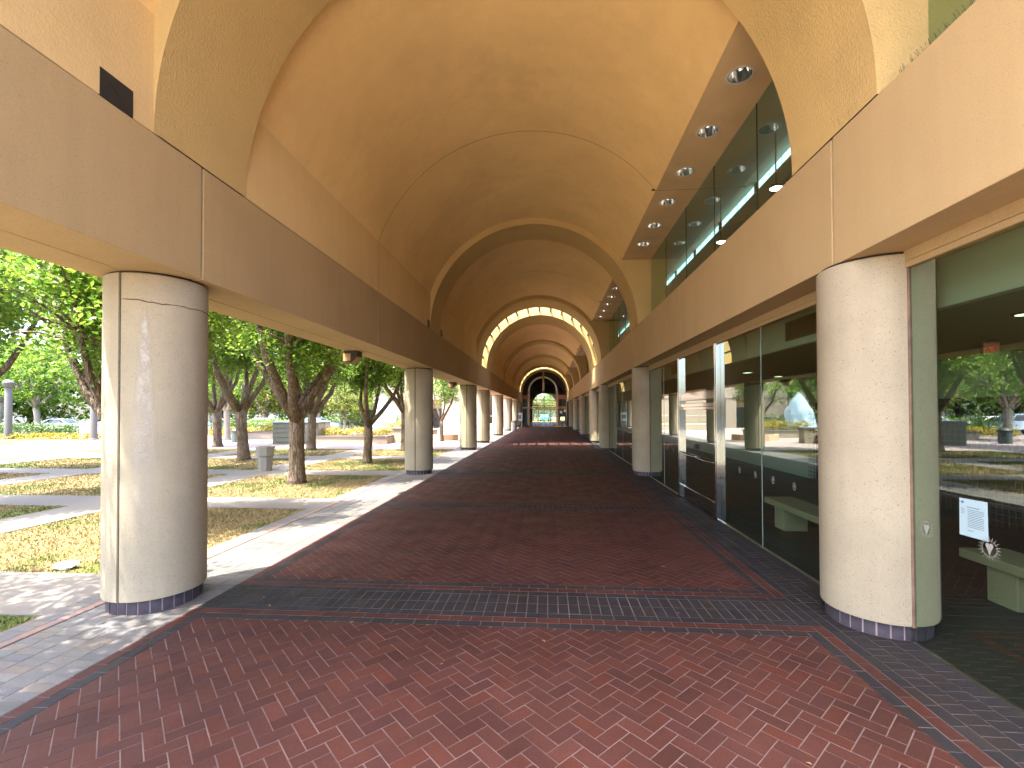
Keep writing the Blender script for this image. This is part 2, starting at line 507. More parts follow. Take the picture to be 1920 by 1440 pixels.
def herring(x0, x1, y0, y1):
    c45 = math.cos(PI/4)*U
    cx, cy = (x0+x1)/2, (y0+y1)/2
    ext = int((abs(x1-x0)+abs(y1-y0))/U*0.75)+6
    g = 0.044
    for j in range(-ext, ext):
        for i in range(-ext, ext):
            k = (i-j) % 4
            if k == 0: q = [(i+g, j+g), (i+2-g, j+g), (i+2-g, j+1-g), (i+g, j+1-g)]
            elif k == 3: q = [(i+g, j+g), (i+1-g, j+g), (i+1-g, j+2-g), (i+g, j+2-g)]
            else: continue
            mx, my = (i-j)*c45+cx, (i+j)*c45+cy
            if mx < x0-0.4 or mx > x1+0.4 or my < y0-0.4 or my > y1+0.4: continue
            pl = clip([((a-b)*c45+cx, (a+b)*c45+cy) for a, b in q], x0, x1, y0, y1)
            if len(pl) >= 3:
                ar = abs(sum(pl[n-1][0]*pl[n][1]-pl[n][0]*pl[n-1][1] for n in range(len(pl))))/2
                if ar > 0.0006: brick_poly(pl, 0)

Y0 = 0.4                                                # the arcade begins just in front of the camera
CY = [-15.75, -5.6, 4.65, 14.75, 24.1, 29.7, 38.7, 48.7, 58.5, 64.3]      # column lines
bands = []
for a, b in zip(CY[:-1], CY[1:]):
    bands.append((a+0.14, 0.53, True))
    if b-a > 8: bands.append(((a+b)/2-0.05, 0.36, False))
bands.append((64.5, 0.5, True))
HX0, HX1 = -3.35, 2.29
for (b0, h0, big0), (b1, h1, big1) in zip(bands[:-1], bands[1:]):
    y0, y1 = b0+h0, b1-h1
    if y1 < -0.5: continue
    y0 = max(y0, -0.4)
    herring(HX0, HX1, y0, y1)
    # frames: dark ring then red ring
    for r, mi in ((0, 1), (1, 0)):
        a, bb = r*U, (r+1)*U
        strip(HX0-a, HX1+a, y1+a, y1+bb, 'x', mi, 2*U)
        strip(HX0-a, HX1+a, y0-bb, y0-a, 'x', mi, 2*U)
        strip(HX0-bb, HX0-a, y0-bb, y1+bb, 'y', mi, 2*U)
        strip(HX1+a, HX1+bb, y0-bb, y1+bb, 'y', mi, 2*U)
for b, h, big in bands:
    if b < 0: continue
    y0, y1 = b-h+2*U, b+h-2*U
    if big:
        strip(HX0-2*U, HX1+2*U, y0, y0+U, 'x', 1, 2*U)
        strip(HX0-2*U, HX1+2*U, y0+U, (y0+y1)/2, 'x', 1, U)
        strip(HX0-2*U, HX1+2*U, (y0+y1)/2, y1-U, 'x', 1, U)
        strip(HX0-2*U, HX1+2*U, y1-U, y1, 'x', 1, 2*U)
    else:
        strip(HX0-2*U, HX1+2*U, y0, y1, 'x', 1, U)
xr = HX1+2*U
strip(xr, xr+U, -0.6, 65, 'y', 1, 2*U)
for k in range(3):
    x0 = xr+U+k*0.157
    strip(x0, x0+0.157, -0.6, 65, 'y', 1, 0.104 if k != 1 else 0.104, 0.5*(k % 2))
xl = HX0-2*U
x = xl
k = 0
while x > -4.56:
    x0 = max(x-0.208, -4.575)
    strip(x0, x, -0.6, 65, 'y', 2, 0.104, 0.5*(k % 2))
    x = x0; k += 1
    if x <= -4.57: break
strip(-4.70, -4.60, -0.6, 30, 'y', 5, 0.208)
strip(-4.91, -4.70, -0.6, 30, 'y', 2, 0.104)
pav.box(-4.93, 3.05, -0.599, 65.2, -0.2, -0.0035, 3)
pav.box(-4.602, -4.577, -0.59, 65, -0.19, -0.0025, 4)
tag(pav.build('brick_paving', [M['brick_red'], M['brick_dark'], M['brick_grey'], M['mortar'], M['joint'], M['brick_rose']], tint=True), kind='structure')

# ------------------------------------------------------------------ the arcade building
A = thing('arcade_building', 'long tan vaulted arcade building with round columns, rib arches and a glass lobby wall', 'building')
LX, RX, CR = -4.15, 3.09, 0.45
LI, LO, RI, RO = -3.61, -4.60, 2.70, 3.55
ZS, ZT = 3.37, 4.55
VX, RR, RV = (LI+RI)/2, (RI-LI)/2, 3.34
GX = 3.085

def shaft_mesh(groove):
    n = 72
    b = MB()
    prof = [(CR-0.025, 0.128), (CR-0.006, 0.135), (CR, 0.155), (CR, ZS-0.034), (CR-0.010, ZS-0.022), (CR-0.035, ZS-0.022), (CR-0.035, ZS+0.004)]
    angs = []
    for k in range(n):
        angs.append((2*PI*k/n, 0))
    if groove:
        gw, gd = 0.011/CR, 0.016
        for g0 in (-PI/2, PI/2):
            angs = [a for a in angs if abs((a[0]-g0+PI) % (2*PI)-PI) > 0.05]
            angs += [(g0-gw-0.006, 0), (g0-gw, gd), (g0+gw, gd), (g0+gw+0.006, 0)]
        angs = sorted(((a % (2*PI)), d) for a, d in angs)
    na = len(angs)
    vs = [((r-d)*math.cos(a), (r-d)*math.sin(a), z) for r, z in prof for a, d in angs]
    fs, mi = [], []
    for i in range(len(prof)-1):
        for k in range(na):
            f = (i*na+k, i*na+(k+1) % na, (i+1)*na+(k+1) % na, (i+1)*na+k)
            b.f.append(f); b.mi.append(1 if (angs[k][1] and angs[(k+1) % na][1]) or i >= 5 else 0); b.t.append(0)
    b.v = vs
    b.f.append(tuple(range(na-1, -1, -1))); b.mi.append(0); b.t.append(0)
    return b

def base_mesh():
    b = MB()
    b.lathe([(CR-0.048, -0.02), (CR-0.048, 0.13)], n=64, mi=1)
    nb = 26
    for k in range(nb):
        a0, a1 = 2*PI*(k+0.07)/nb, 2*PI*(k+0.93)/nb
        ri, ro = CR-0.06, CR-0.042+random.uniform(-0.002, 0.002)
        am = (a0+a1)/2
        q = [(a0, ri), (a0, ro), (am, ro), (a1, ro), (a1, ri)]
        vs = [(r*math.cos(a), r*math.sin(a), z) for z in (-0.02, 0.1275) for a, r in q]
        b.add(vs, [(0, 5, 6, 1), (1, 6, 7, 2), (2, 7, 8, 3), (3, 8, 9, 4)], 0)
    return b

colmesh = None
def column(x, y, first=[None]):
    global colmesh
    e = bpy.data.objects.new('column', None); C.objects.link(e); e.parent = A; e.location = (x, y, 0)
    if x > 0: e.scale = (1, 1, (ZS-0.032)/ZS)
    if first[0] is None:
        a = shaft_mesh(True).build('shaft', [M['column'], M['joint']], e, smooth=True, angle=35)
        b = base_mesh().build('brick_base', [M['basebrick'], M['basemortar']], e)
        first[0] = (a, b)
    else:
        for s in first[0]:
            c = s.copy(); C.objects.link(c); c.parent = e
    return e

cols = {}
for i, y in enumerate(CY):
    if y < 0: continue
    cols[('L', i)] = column(LX, y)
    if i < 9: cols[('R', i)] = column(RX, y)
# horizontal cracks high on some shafts
def crack(e, a0, a1, z0, amp, r=0.0035, seed=0):
    rr = random.Random(seed)
    pts = []
    n = 26
    z = z0
    for k in range(n+1):
        a = a0+(a1-a0)*k/n
        z += rr.uniform(-amp, amp*0.75)
        pts.append(((CR+0.0005)*math.cos(a), (CR+0.0005)*math.sin(a), z))
    b = MB(); b.tube(pts, [0.002]+[r*rr.uniform(0.6, 1.3) for _ in range(n-1)]+[0.002], 5)
    return b.build('crack', M['stain'], e)
crack(cols[('L', 2)], R(-88), R(38), 3.09, 0.011, 0.0055, 3)
# pale drip mark below the crack
m, N, L, P = newmat('drip_mark')
P.inputs['Base Color'].default_value = (0.60, 0.55, 0.46, 1); P.inputs['Roughness'].default_value = 0.9
at = N.new('ShaderNodeAttribute'); at.attribute_name = 'cover'
mu = N.new('ShaderNodeMath'); mu.operation = 'MULTIPLY'
L.new(at.outputs['Fac'], mu.inputs[0]); L.new(ramp(N, L, nz(N, L, coord(N, L, True), 14, 5, 0.7), [(0.30, 0.25), (0.6, 1.0)]), mu.inputs[1])
L.new(mu.outputs[0], P.inputs['Alpha'])
b = MB(); na_, nz_ = 16, 40; cov = []
for i in range(nz_+1):
    z = 3.02-2.3*i/nz_
    for k in range(na_+1):
        u = 2*k/na_-1
        a = R(-62)+u*R(16)
        b.v.append(((CR+0.0015)*math.cos(a), (CR+0.0015)*math.sin(a), z))
        wd_ = 0.18+0.75*min(1, i/nz_*1.8)
        e_ = max(0, 1-abs(u)/wd_)
        cov.append(min(1, e_*2.2)*min(1, i/3)*max(0, 1-(i/nz_)**1.5)*0.75)
b.f = [(i*(na_+1)+k, i*(na_+1)+k+1, (i+1)*(na_+1)+k+1, (i+1)*(na_+1)+k) for i in range(nz_) for k in range(na_)]
b.mi = [0]*len(b.f); b.t = b.mi
o = b.build('drip_mark', m, cols[('L', 2)], smooth=True)
a_ = o.data.attributes.new('cover', 'FLOAT', 'POINT'); a_.data.foreach_set('value', cov)
crack(cols[('L', 4)], R(-88), R(10), 3.0, 0.004, 0.005, 4)
crack(cols[('L', 5)], R(-88), R(10), 3.0, 0.003, 0.005, 5)

# beams in panels
seams = [Y0]
for a, b in zip(CY[2:-1], CY[3:]):
    seams.append(a-0.06)
    if b-a > 8: seams.append((a+b)/2-0.05)
seams += [64.34, 65.1]
for a, b in zip(seams[:-1], seams[1:]):
    g = 0.014
    q = MB()
    q.box(LX+0.005, LI, a+g, b-g, ZS, ZT).box(LO, LX-0.005, a+g, b-g, ZS, ZT)
    q.box(LX-0.006, LX+0.006, a+g+.001, b-g-.001, ZS+0.02, ZT-0.01, 1)
    q.build('beam_panel', [M['beam'], M['joint']], A, bevel=0.006)
    q = MB()
    q.box(RI, RO, a+g, b-g, ZS-0.03, ZT)
    q.build('beam_panel', [M['beam'], M['joint']], A, bevel=0.006)
for x0, x1, z0 in ((LO+0.05, LI-0.05, ZS+0.02), (RI+0.05, RO-0.05, ZS)):
    MB().box(x0, x1, Y0+0.01, 65, z0+0.001, ZT-0.02).build('beam_core', M['joint'], A)

# rib arches: semicircular opening in a rectangular block
def rib(y0, y1, name='rib_arch'):
    b = MB()
    n = 72
    z0 = ZT+0.012
    inn, out = [], []
    xl_, xr_, zt = LO+0.003, RO-0.003, 8.30
    for k in range(n+1):
        a = PI*k/n
        inn.append((VX+RR*math.cos(a), ZT+RR*math.sin(a) if 0 < k < n else z0))
        dx, dz = math.cos(a), math.sin(a)
        t = 1e9
        if dx > 1e-6: t = min(t, (xr_-VX)/dx)
        if dx < -1e-6: t = min(t, (xl_-VX)/dx)
        if dz > 1e-6: t = min(t, (zt-ZT)/dz)
        out.append((VX+t*dx, max(z0, ZT+t*dz)))
    vs = []
    for y in (y0, y1):
        vs += [(q[0], y, q[1]) for q in inn]+[(q[0], y, q[1]) for q in out]
    m_ = 2*(n+1)
    for k in range(n):
        i0, i1, o0, o1 = k, k+1, n+1+k, n+2+k
        b.f += [(i0, o0, o1, i1), (m_+i1, m_+o1, m_+o0, m_+i0), (i1, m_+i1, m_+i0, i0), (o0, m_+o0, m_+o1, o1)]
        b.mi += [0]*4; b.t += [0]*4
    b.v = vs
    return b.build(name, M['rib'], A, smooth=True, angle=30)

HWID = 0.65
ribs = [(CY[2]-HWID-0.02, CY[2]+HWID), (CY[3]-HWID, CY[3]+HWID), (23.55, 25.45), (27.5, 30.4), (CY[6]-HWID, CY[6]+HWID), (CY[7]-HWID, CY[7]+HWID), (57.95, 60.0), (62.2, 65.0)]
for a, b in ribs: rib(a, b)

# vault bays: left wall, vault and right soffit in one section, swept with a shallow joint at mid bay
th_l = math.atan2(math.sqrt(RV*RV-(LI-VX)**2), LI-0.004-VX)
ZF = 6.52
dzf = ZF-ZT
th_r = math.asin(dzf/RV)
def bay(y0, y1):
    ym = (y0+y1)/2
    ys = [(y0-0.05, 0), (ym-0.005, 0), (ym-0.004, 0.016), (ym+0.004, 0.016), (ym+0.005, 0), (y1+0.05, 0)]
    def sweep(sec, name, mat, smooth):
        b = MB(); n = len(sec)
        for y, d in ys:
            for (x, z, nx, nz_) in sec:
                b.v.append((x+nx*d, y, z+nz_*d))
        for i in range(len(ys)-1):
            for k in range(n-1):
                b.f.append((i*n+k, i*n+k+1, (i+1)*n+k+1, (i+1)*n+k)); b.mi.append(1 if i in (1, 2, 3) else 0); b.t.append(0)
        return b.build(name, [mat, M['joint']], A, smooth=smooth, angle=30)
    arc = []
    n = 64
    for k in range(n+1):
        a = th_l+(th_r-th_l)*k/n
        arc.append((VX+RV*math.cos(a), ZT+RV*math.sin(a), math.cos(a), math.sin(a)))
    sweep(arc, 'vault', M['vault'], True)
    x0, z0 = arc[0][0], arc[0][1]
    sweep([(x0, ZT+0.006, -1, 0), (x0, z0, -1, 0)], 'side_wall', M['wallstucco'], False)
    sweep([(arc[-1][0], ZF, 0, 1), (GX+0.02, ZF, 0, 1)], 'soffit', M['soffit'], False)
for (a0, a1), (b0, b1) in zip([(Y0, Y0+0.06)]+ribs[:-1], ribs):
    if abs(a1-25.45) < 0.01 or abs(a1-60.0) < 0.01: continue
    bay(a1, b0)
def vault_crack(pts, seed):
    rr = random.Random(seed); P_ = []
    for (a0, ya), (a1, yb) in zip(pts[:-1], pts[1:]):
        for k in range(8):
            t_ = k/8; a = R(a0+(a1-a0)*t_+rr.uniform(-0.25, 0.25)); y = ya+(yb-ya)*t_
            P_.append((VX+(RV-0.001)*math.cos(a), y, ZT+(RV-0.001)*math.sin(a)))
    b = MB(); b.tube(P_, 0.0016, 4); b.build('crack', M['crackpale'], A)
vault_crack([(70.6, 6.9), (73.6, 7.7), (74.8, 8.3), (76.6, 9.05)], 5)
# roof deck over the vaults
def roof(y0, y1):
    b = MB()
    b.box(LO, RO, y0, y1, 8.31, 8.5)
    b.box(LO, LO+0.2, y0, y1, ZT+0.01, 8.305)
    b.build('roof_deck', M['beam'], A)
roof(Y0, 25.44); roof(27.51, 59.99); roof(62.21, 66)

# skylights
def skylight(y0, y1, nseg=16):
    r = RR+0.32
    b = MB()
    n = 48
    for y in (y0, y1):
        for k in range(n+1):
            a = PI*k/n
            b.v.append((VX+r*math.cos(a), y, ZT+0.02+r*math.sin(a)))
    for k in range(n):
        b.f.append((k, k+1, n+2+k, n+1+k)); b.mi.append(0); b.t.append(0)
    g = b.build('skylight_glazing', M['skyglass'], A, smooth=True)
    for k in range(nseg+1):
        a = PI*k/nseg
        ca, sa = math.cos(a), math.sin(a)
        r0, r1, t = r-0.09, r-0.003, 0.045
        vs = []
        for y in (y0, y1):
            for rr_, tt in ((r0, -t), (r0, t), (r1, t), (r1, -t)):
                vs.append((VX+rr_*ca-tt*sa, y, ZT+0.02+rr_*sa+tt*ca))
        MB().add(vs, [(0, 1, 2, 3), (7, 6, 5, 4), (0, 4, 5, 1), (1, 5, 6, 2), (2, 6, 7, 3), (3, 7, 4, 0)]).build('skylight_bar', M['post'], g)
skylight(25.45, 27.5)
skylight(60.0, 62.2)

# lobby glass wall
def pane(y0, y1, z0, z1, name='glass_pane', x=GX, mat='glass'):
    return MB().add([(x, y0, z0), (x, y1, z0), (x, y1, z1), (x, y0, z1)], [(0, 1, 2, 3)]).build(name, M[mat], A)
DY0, DY1 = 8.62, 10.98
for i in range(1, 9):
    y0, y1 = CY[i]+CR-0.01, CY[i+1]-CR+0.01
    if i == 1: y0 = Y0
    if i == 8: y1 = 64.2
    segs = []
    if i == 2:
        segs = [(y0, 6.97), (6.97, DY0-0.067), (DY1+0.067, 12.6), (12.6, y1)]
    else:
        k = max(1, round((y1-y0)/2.4)); st = (y1-y0)/k
        segs = [(y0+j*st, y0+(j+1)*st) for j in range(k)]
    for a, b in segs:
        pane(a+0.004, b-0.004, 0.012, 3.19)
        if a > y0+0.01 and abs(a-DY1) > 0.2: MB().box(GX-0.006, GX+0.006, a-0.0035, a+0.0035, 0.012, 3.19).build('glazing_joint', M['glassedge'], A)
    MB().box(GX-0.03, GX+0.03, y0, y1, 3.19, 3.24).box(GX-0.03, GX+0.03, y0, y1, 3.245, ZS-0.032).build('window_head', M['beam'], A)
    for a, b in ([(y0, DY0-0.067), (DY1+0.067, y1)] if i == 2 else [(y0, y1)]):
        MB().box(GX-0.02, GX+0.02, a, b, -0.01, 0.011).build('window_sill', M['steel'], A)
# sealant strips where the glass meets the round columns
for i in range(2, 9):
    y = CY[i]
    MB().box(GX-0.016, GX+0.012, y-CR-0.008, y-CR+0.012, 0.13, 3.28).build('edge_seal', M['seal'], cols[('R', i)].parent)

# clerestory
for (a0, a1), (b0, b1) in zip([(Y0, Y0+0.06)]+ribs[:-1], ribs):
    if abs(a1-25.45) < 0.01 or abs(a1-60.0) < 0.01: continue
    y0, y1 = a1, b0
    k = max(2, round((y1-y0)/1.78)); st = (y1-y0)/k
    for j in range(k):
        pane(y0+j*st+0.006, y0+(j+1)*st-0.006, ZT-0.01, ZF-0.001, 'clerestory_pane', GX+0.015, 'glassup')
        if j: MB().box(GX+0.012, GX+0.030, y0+j*st-0.006, y0+j*st+0.006, ZT-0.01, ZF-0.001).build('glazing_bar', M['darkmetal'], A)

# entrance door
D = MB()
for y in (DY0, DY1):
    D.box(GX-0.075, GX+0.075, y-0.065, y+0.065, 0, 3.19)
    D.box(GX-0.084, GX-0.076, y-0.02, y+0.02, 0, 3.19)
D.box(GX-0.05, GX+0.05, DY0+0.066, DY1-0.066, 2.06, 2.13).box(GX-0.05, GX+0.05, DY0+0.066, DY1-0.066, 2.20, 2.37)
frame = D.build('door_frame', M['chrome'], A, bevel=0.006)
pane(DY0+0.067, DY1-0.067, 2.375, 3.185, 'transom_glass')
pane(DY0+0.067, DY1-0.067, 2.135, 2.195, 'transom_glass')
ym = (DY0+DY1)/2
for a, b in ((DY0+0.067, ym-0.004), (ym+0.004, DY1-0.067)):
    d = pane(a, b, 0.29, 2.0, 'door')
    MB().box(GX-0.022, GX+0.022, a, b, 0.012, 0.288).build('kick_plate', M['chrome'], d, bevel=0.003)
    MB().box(GX-0.022, GX+0.022, a, b, 2.001, 2.058).build('top_rail', M['chrome'], d, bevel=0.003)
    hb = MB()
    hb.tube([(GX-0.008, a+0.05, 1.02), (GX-0.075, a+0.10, 1.02), (GX-0.085, (a+b)/2, 1.01), (GX-0.075, b-0.10, 1.02), (GX-0.008, b-0.05, 1.02)], 0.017, 8)
    hb.build('push_bar', M['chrome'], d, smooth=True)
MB().box(GX-0.035, GX-0.01, ym-0.09, ym+0.10, 1.19, 1.30).box(GX-0.075, GX-0.036, ym+0.02, ym+0.07, 1.20, 1.28).build('door_lock', M['darkmetal'], A)

# lobby interior
lb = MB()
lb.box(3.66, 7.6, Y0, 66, 2.92, 3.1)
lb.build('lobby_ceiling', M['lobbyceil'], A)
MB().box(3.56, 3.655, Y0, 66, 2.90, ZT).build('bulkhead', M['lobbywall'], A)
MB().box(7.6, 7.8, Y0, 66, 2.20, 3.2).box(7.6, 7.8, Y0, 0.6, 0, 2.199).box(7.6, 7.8, 14.2, 66, 0, 2.199).build('lobby_wall', M['lobbywall'], A)
MB().box(9.4, 9.5, Y0, 15, 0, 2.4).box(7.81, 9.39, Y0, 15, 2.41, 2.5).box(7.81, 9.39, 14.3, 14.4, 0, 2.4).build('back_room', M['darkmetal'], A)
MB().box(3.07, 9.4, Y0, 66, -0.2, -0.006).build('lobby_floor', M['lobbyfloor'], A)
MB().box(3.1, 9.6, Y0-0.2, Y0-0.002, 0, 10).box(3.1, 9.6, 66.0, 66.2, 0, 10).build('end_wall', M['lobbywall'], A)
# roller grille of fine bars closing the opening in the lobby wall
gr = MB()
for k in range(int(13.4/0.11)):
    y = 0.7+k*0.11
    gr.box(7.585, 7.597, y-0.006, y+0.006, 0.01, 2.2)
for k in range(18):
    z = 0.1+k*0.118
    gr.box(7.570, 7.584, 0.62, 14.15, z-0.005, z+0.005)
gr.build('roller_grille', M['post'], A)
# upper lobby seen through the clerestory: dark room with a glowing strip light high on its far wall
MB().box(7.05, 7.2, Y0, 66, 3.15, 9.38).box(3.56, 7.4, Y0, 66, 9.68, 9.9).box(3.56, 3.6, Y0, 66, ZF+0.05, 9.67).build('upper_lobby_wall', M['lobbyceil'], A)
MB().box(3.105, 3.556, Y0, 66, ZF+0.001, ZF+0.05).build('upper_soffit', M['lobbyceil'], A)
st = MB()
y = 3.0
while y < 62:
    st.box(7.06, 7.18, y-0.12, y+0.12, 9.381, 9.679)
    for j in (1, 2, 3): st.box(7.09, 7.10, y+j*0.8-0.008, y+j*0.8+0.008, 9.381, 9.679)
    y += 3.3
st.build('strip_light_bracket', M['darkmetal'], A)
pane(Y0, 66, 9.381, 9.679, 'strip_light', 7.115, 'striplight')
MB().box(3.66, 7.04, Y0, 66, 3.11, 3.15).build('upper_floor', M['lobbyceil'], A)

# end portal at the far end of the arcade
EY = 65.2
pt = MB()
n = 48
def ring(b, cx, zc, r0, r1, y0, y1, mi=0, a0=0, a1=PI):
    vs = []
    for y in (y0, y1):
        for k in range(n+1):
            a = a0+(a1-a0)*k/n
            vs += [(cx+r0*math.cos(a), y, zc+r0*math.sin(a)), (cx+r1*math.cos(a), y, zc+r1*math.sin(a))]
    m_ = 2*(n+1)
    fs = []
    for k in range(n):
        i = 2*k
        fs += [(i, i+1, i+3, i+2), (m_+i+2, m_+i+3, m_+i+1, m_+i), (i+2, m_+i+2, m_+i, i), (i+1, m_+i+1, m_+i+3, i+3)]
    b.add(vs, fs, mi)
ring(pt, VX, ZT, RR-0.12, RR+0.3, EY-0.15, EY+0.1)
pt.box(LI, LI+0.14, EY-0.15, EY+0.1, 0, ZT).box(RI-0.14, RI, EY-0.15, EY+0.1, 0, ZT)
pt.build('portal_frame', M['tan'], A)
pm = MB()
pm.box(-0.72, -0.44, EY-0.12, EY+0.06, 4.85, ZT+RR-0.1)
for xx in (-2.78, 1.18): pm.box(xx, xx+0.30, EY-0.14, EY+0.08, 0, 4.85)
pm.build('portal_post', M['tan'], A)
pm = MB(); ring(pm, -0.66, 4.85, 1.84, 2.06, EY-0.11, EY+0.05); pm.build('portal_arch', M['white'], A)
MB().box(LI+0.15, -2.79, EY-0.1, EY+0.04, 3.70, 4.30).box(1.49, RI-0.15, EY-0.1, EY+0.04, 3.70, 4.30).box(1.49, RI-0.15, EY-0.1, EY+0.04, 2.38, 2.68).build('portal_spandrel', M['rust'], A)
MB().box(LI+0.15, -2.79, EY-0.1, EY+0.04, 2.42, 2.64).box(-2.47, 1.17, EY-0.08, EY+0.03, 2.40, 2.62).box(-2.47, 1.17, EY-0.05, EY+0.03, 3.55, 3.63).box(-0.60, -0.54, EY-0.05, EY+0.03, 2.63, 4.85).build('portal_transom', M['tan'], A)
dd = MB()
for xx in (-1.9, -1.45, -0.66, 0.18, 0.62): dd.box(xx-0.04, xx+0.04, EY-0.05, EY+0.03, 0.0, 2.39)
dd.build('portal_door_stile', M['steel'], A)
MB().add([(LI+0.1, EY, 0), (RI-0.1, EY, 0), (RI-0.1, EY, 4.5), (LI+0.1, EY, 4.5)], [(0, 1, 2, 3)]).build('portal_glass', M['skyglass'], A)
# dark hall behind the portal, open at its far end
hl = MB()
hl.box(LO, LI-0.02, 65.4, 88, 0, 8.2).box(RI+0.02, RO, 65.4, 88, 0, 8.2).box(LO, RO, 65.4, 88, 8.2, 8.4)
hl.build('hall_wall', M['inner'], A)
for y in (70, 76, 82):
    q = MB(); ring(q, VX, ZT-0.4, RR-0.35, RR+0.6, y, y+0.8); q.build('hall_arch', M['inner'], A)
q = MB(); ring(q, -0.6, 3.2, 2.25, 6.5, 88.01, 88.5); q.box(LO, -2.85, 88.01, 88.5, 0, 3.2).box(1.65, RO, 88.01, 88.5, 0, 3.2); q.build('hall_end_wall', M['inner'], A)
MB().box(LO, RO, 65.25, 88.5, -0.2, -0.006).build('hall_floor', M['lobbyfloor'], A)
q = MB()
q.box(-2.85, 1.65, 88.2, 88.3, 2.25, 2.4).box(-2.85, 1.65, 88.2, 88.3, 3.1, 3.2).box(-0.64, -0.56, 88.2, 88.3, 0, 5.4)
for xx in (-1.7, 0.5): q.box(xx-0.04, xx+0.04, 88.2, 88.3, 0, 2.25)
q.build('hall_end_mullion', M['darkmetal'], A)

# ------------------------------------------------------------------ fixtures on the building
# recessed downlights
dl_mesh = None
def downlight(x, y, label):
    global dl_mesh
    if dl_mesh is None:
        t = thing('downlight', label, 'ceiling light', (x, y, ZF), 0, 'recessed downlights in the soffit beside the clerestory')
        MB().lathe([(0.150, -0.003), (0.158, -0.009), (0.178, -0.009), (0.184, -0.002)], n=32, cap=False).build('trim_ring', M['trimring'], t, smooth=True)
        MB().lathe([(0.152, -0.006), (0.140, 0.06), (0.118, 0.13), (0.08, 0.18), (0.03, 0.20), (0.001, 0.201)], n=32, cap=False).build('reflector', M['reflector'], t, smooth=True)
        dl_mesh = t
        return t
    return dup(dl_mesh, (x, y, ZF), 0, label)
bayname = {2: 'nearest', 3: 'second', 5: 'third', 6: 'fourth', 7: 'farthest'}
dlpos = []
for bi, y0, n in ((2, 6.44, 6), (3, 16.05, 6), (5, 31.7, 5), (6, 41.0, 5), (7, 51.0, 5)):
    for k in range(n):
        y = y0+1.27*k
        if bi == 2: dlpos.append((2.62, y))
        else: dlpos.append((2.55, y))
        downlight(dlpos[-1][0], y, 'round silver downlight in the soffit of the %s bay, %s from the camera' % (bayname[bi], ORD[k]))
# the soffit plane runs over the recess: cut round holes by rebuilding soffits with holes
def soffit_with_holes():
    for o in [c for c in A.children if c.name.startswith('soffit')]:
        me = o.data
        ys = [v.co.y for v in me.vertices]; y0, y1 = min(ys), max(ys)
        hs = [(x, y) for x, y in dlpos if y0 < y < y1]
        if not hs: continue
        xa = min(v.co.x for v in me.vertices); xb = GX+0.02
        ym_ = (y0+y1)/2
        b = MB(); r = 0.153
        cuts = [y0]+[(hs[i][1]+hs[i+1][1])/2 for i in range(len(hs)-1)]+[y1]
        for (hx, hy), c0, c1 in zip(hs, cuts[:-1], cuts[1:]):
            n = 32
            inn, out = [], []
            for k in range(n):
                a = 2*PI*(k+0.5)/n
                dx, dy = math.cos(a), math.sin(a)
                t = min((xb-hx)/dx if dx > 0 else (xa-hx)/dx, (c1-hy)/dy if dy > 0 else (c0-hy)/dy)
                inn.append((hx+r*dx, hy+r*dy, ZF)); out.append((hx+t*dx, hy+t*dy, ZF))
            b.add(inn+out, [(k, (k+1) % n, n+(k+1) % n, n+k) for k in range(n)])
            for cx_, cy_ in ((xa, c0), (xb, c0), (xb, c1), (xa, c1)):
                # corner triangles left open by the radial fan
                ks = sorted(range(n), key=lambda k: (out[k][0]-cx_)**2+(out[k][1]-cy_)**2)
                best = None
                for k in range(n):
                    p1, p2 = out[k], out[(k+1) % n]
                    on = lambda p: (abs(p[0]-cx_) < 1e-6, abs(p[1]-cy_) < 1e-6)
                    if (on(p1)[0] and on(p2)[1]) or (on(p1)[1] and on(p2)[0]): best = (p1, p2)
                if best: b.add([best[0], (cx_, cy_, ZF), best[1]], [(0, 1, 2)])
        me2 = b.mesh('soffit', [M['soffit']])
        o.data = me2
        MB().box(2.16, GX+0.02, ym_-0.005, ym_+0.005, ZF-0.001, ZF+0.03).build('soffit_joint', M['joint'], A)
soffit_with_holes()

# dark corner vents on the left wall
def vent(y, label):
    t = thing('corner_vent', label, 'vent', (LI-0.002, y, ZT), 0, 'dark metal plates at the feet of the left arches')
    MB().prism([(0, 0.0), (0.30, 0.0), (0.30, 0.235), (0.0, 0.235)], 'x', -0.01, 0.008).build('plate', M['darkmetal'], t)
    MB().add([(0.009, 0, 0.235), (0.009, 0.30, 0.0), (0.012, 0.15, 0.1)], [(0, 1, 2)]).build('fold', M['darkmetal'], t)
    return t
vent(3.46, 'large dark square metal plate on the wall just before the nearest left arch')
vent(CY[3]-HWID-0.36, 'small dark metal plate just before the second arch on the left')
vent(CY[3]+HWID+0.06, 'small dark metal plate just past the second arch on the left')

# flood lights under the left beam
def flood(y, label, first=[None]):
    if first[0] is None:
        t = thing('flood_light', label, 'light', (-4.45, y, ZS), 0, 'brown flood lights under the outer edge of the left beam')
        MB().prism([(-0.17, 0), (-0.17, -0.29), (0.02, -0.27), (0.17, -0.12), (0.17, 0)][::-1], 'y', -0.15, 0.15).build('housing', M['bronze'], t, bevel=0.008)
        MB().add([(0.028, -0.12, -0.270), (0.165, -0.12, -0.133), (0.165, 0.12, -0.133), (0.028, 0.12, -0.270)], [(0, 1, 2, 3)]).build('lens', M['amberlens'], t)
        MB().add([(-0.15, -0.152, -0.24), (0.02, -0.152, -0.23), (0.02, -0.152, -0.07), (-0.15, -0.152, -0.07)], [(0, 1, 2, 3)]).build('side_panel', M['amberlens'], t)
        first[0] = t
        return t
    return dup(first[0], (-4.45, y, ZS), 0, label)
flood(10.3, 'nearest brown flood light under the left beam, between the first two columns')
flood(21.6, 'brown flood light under the left beam between second and third columns')
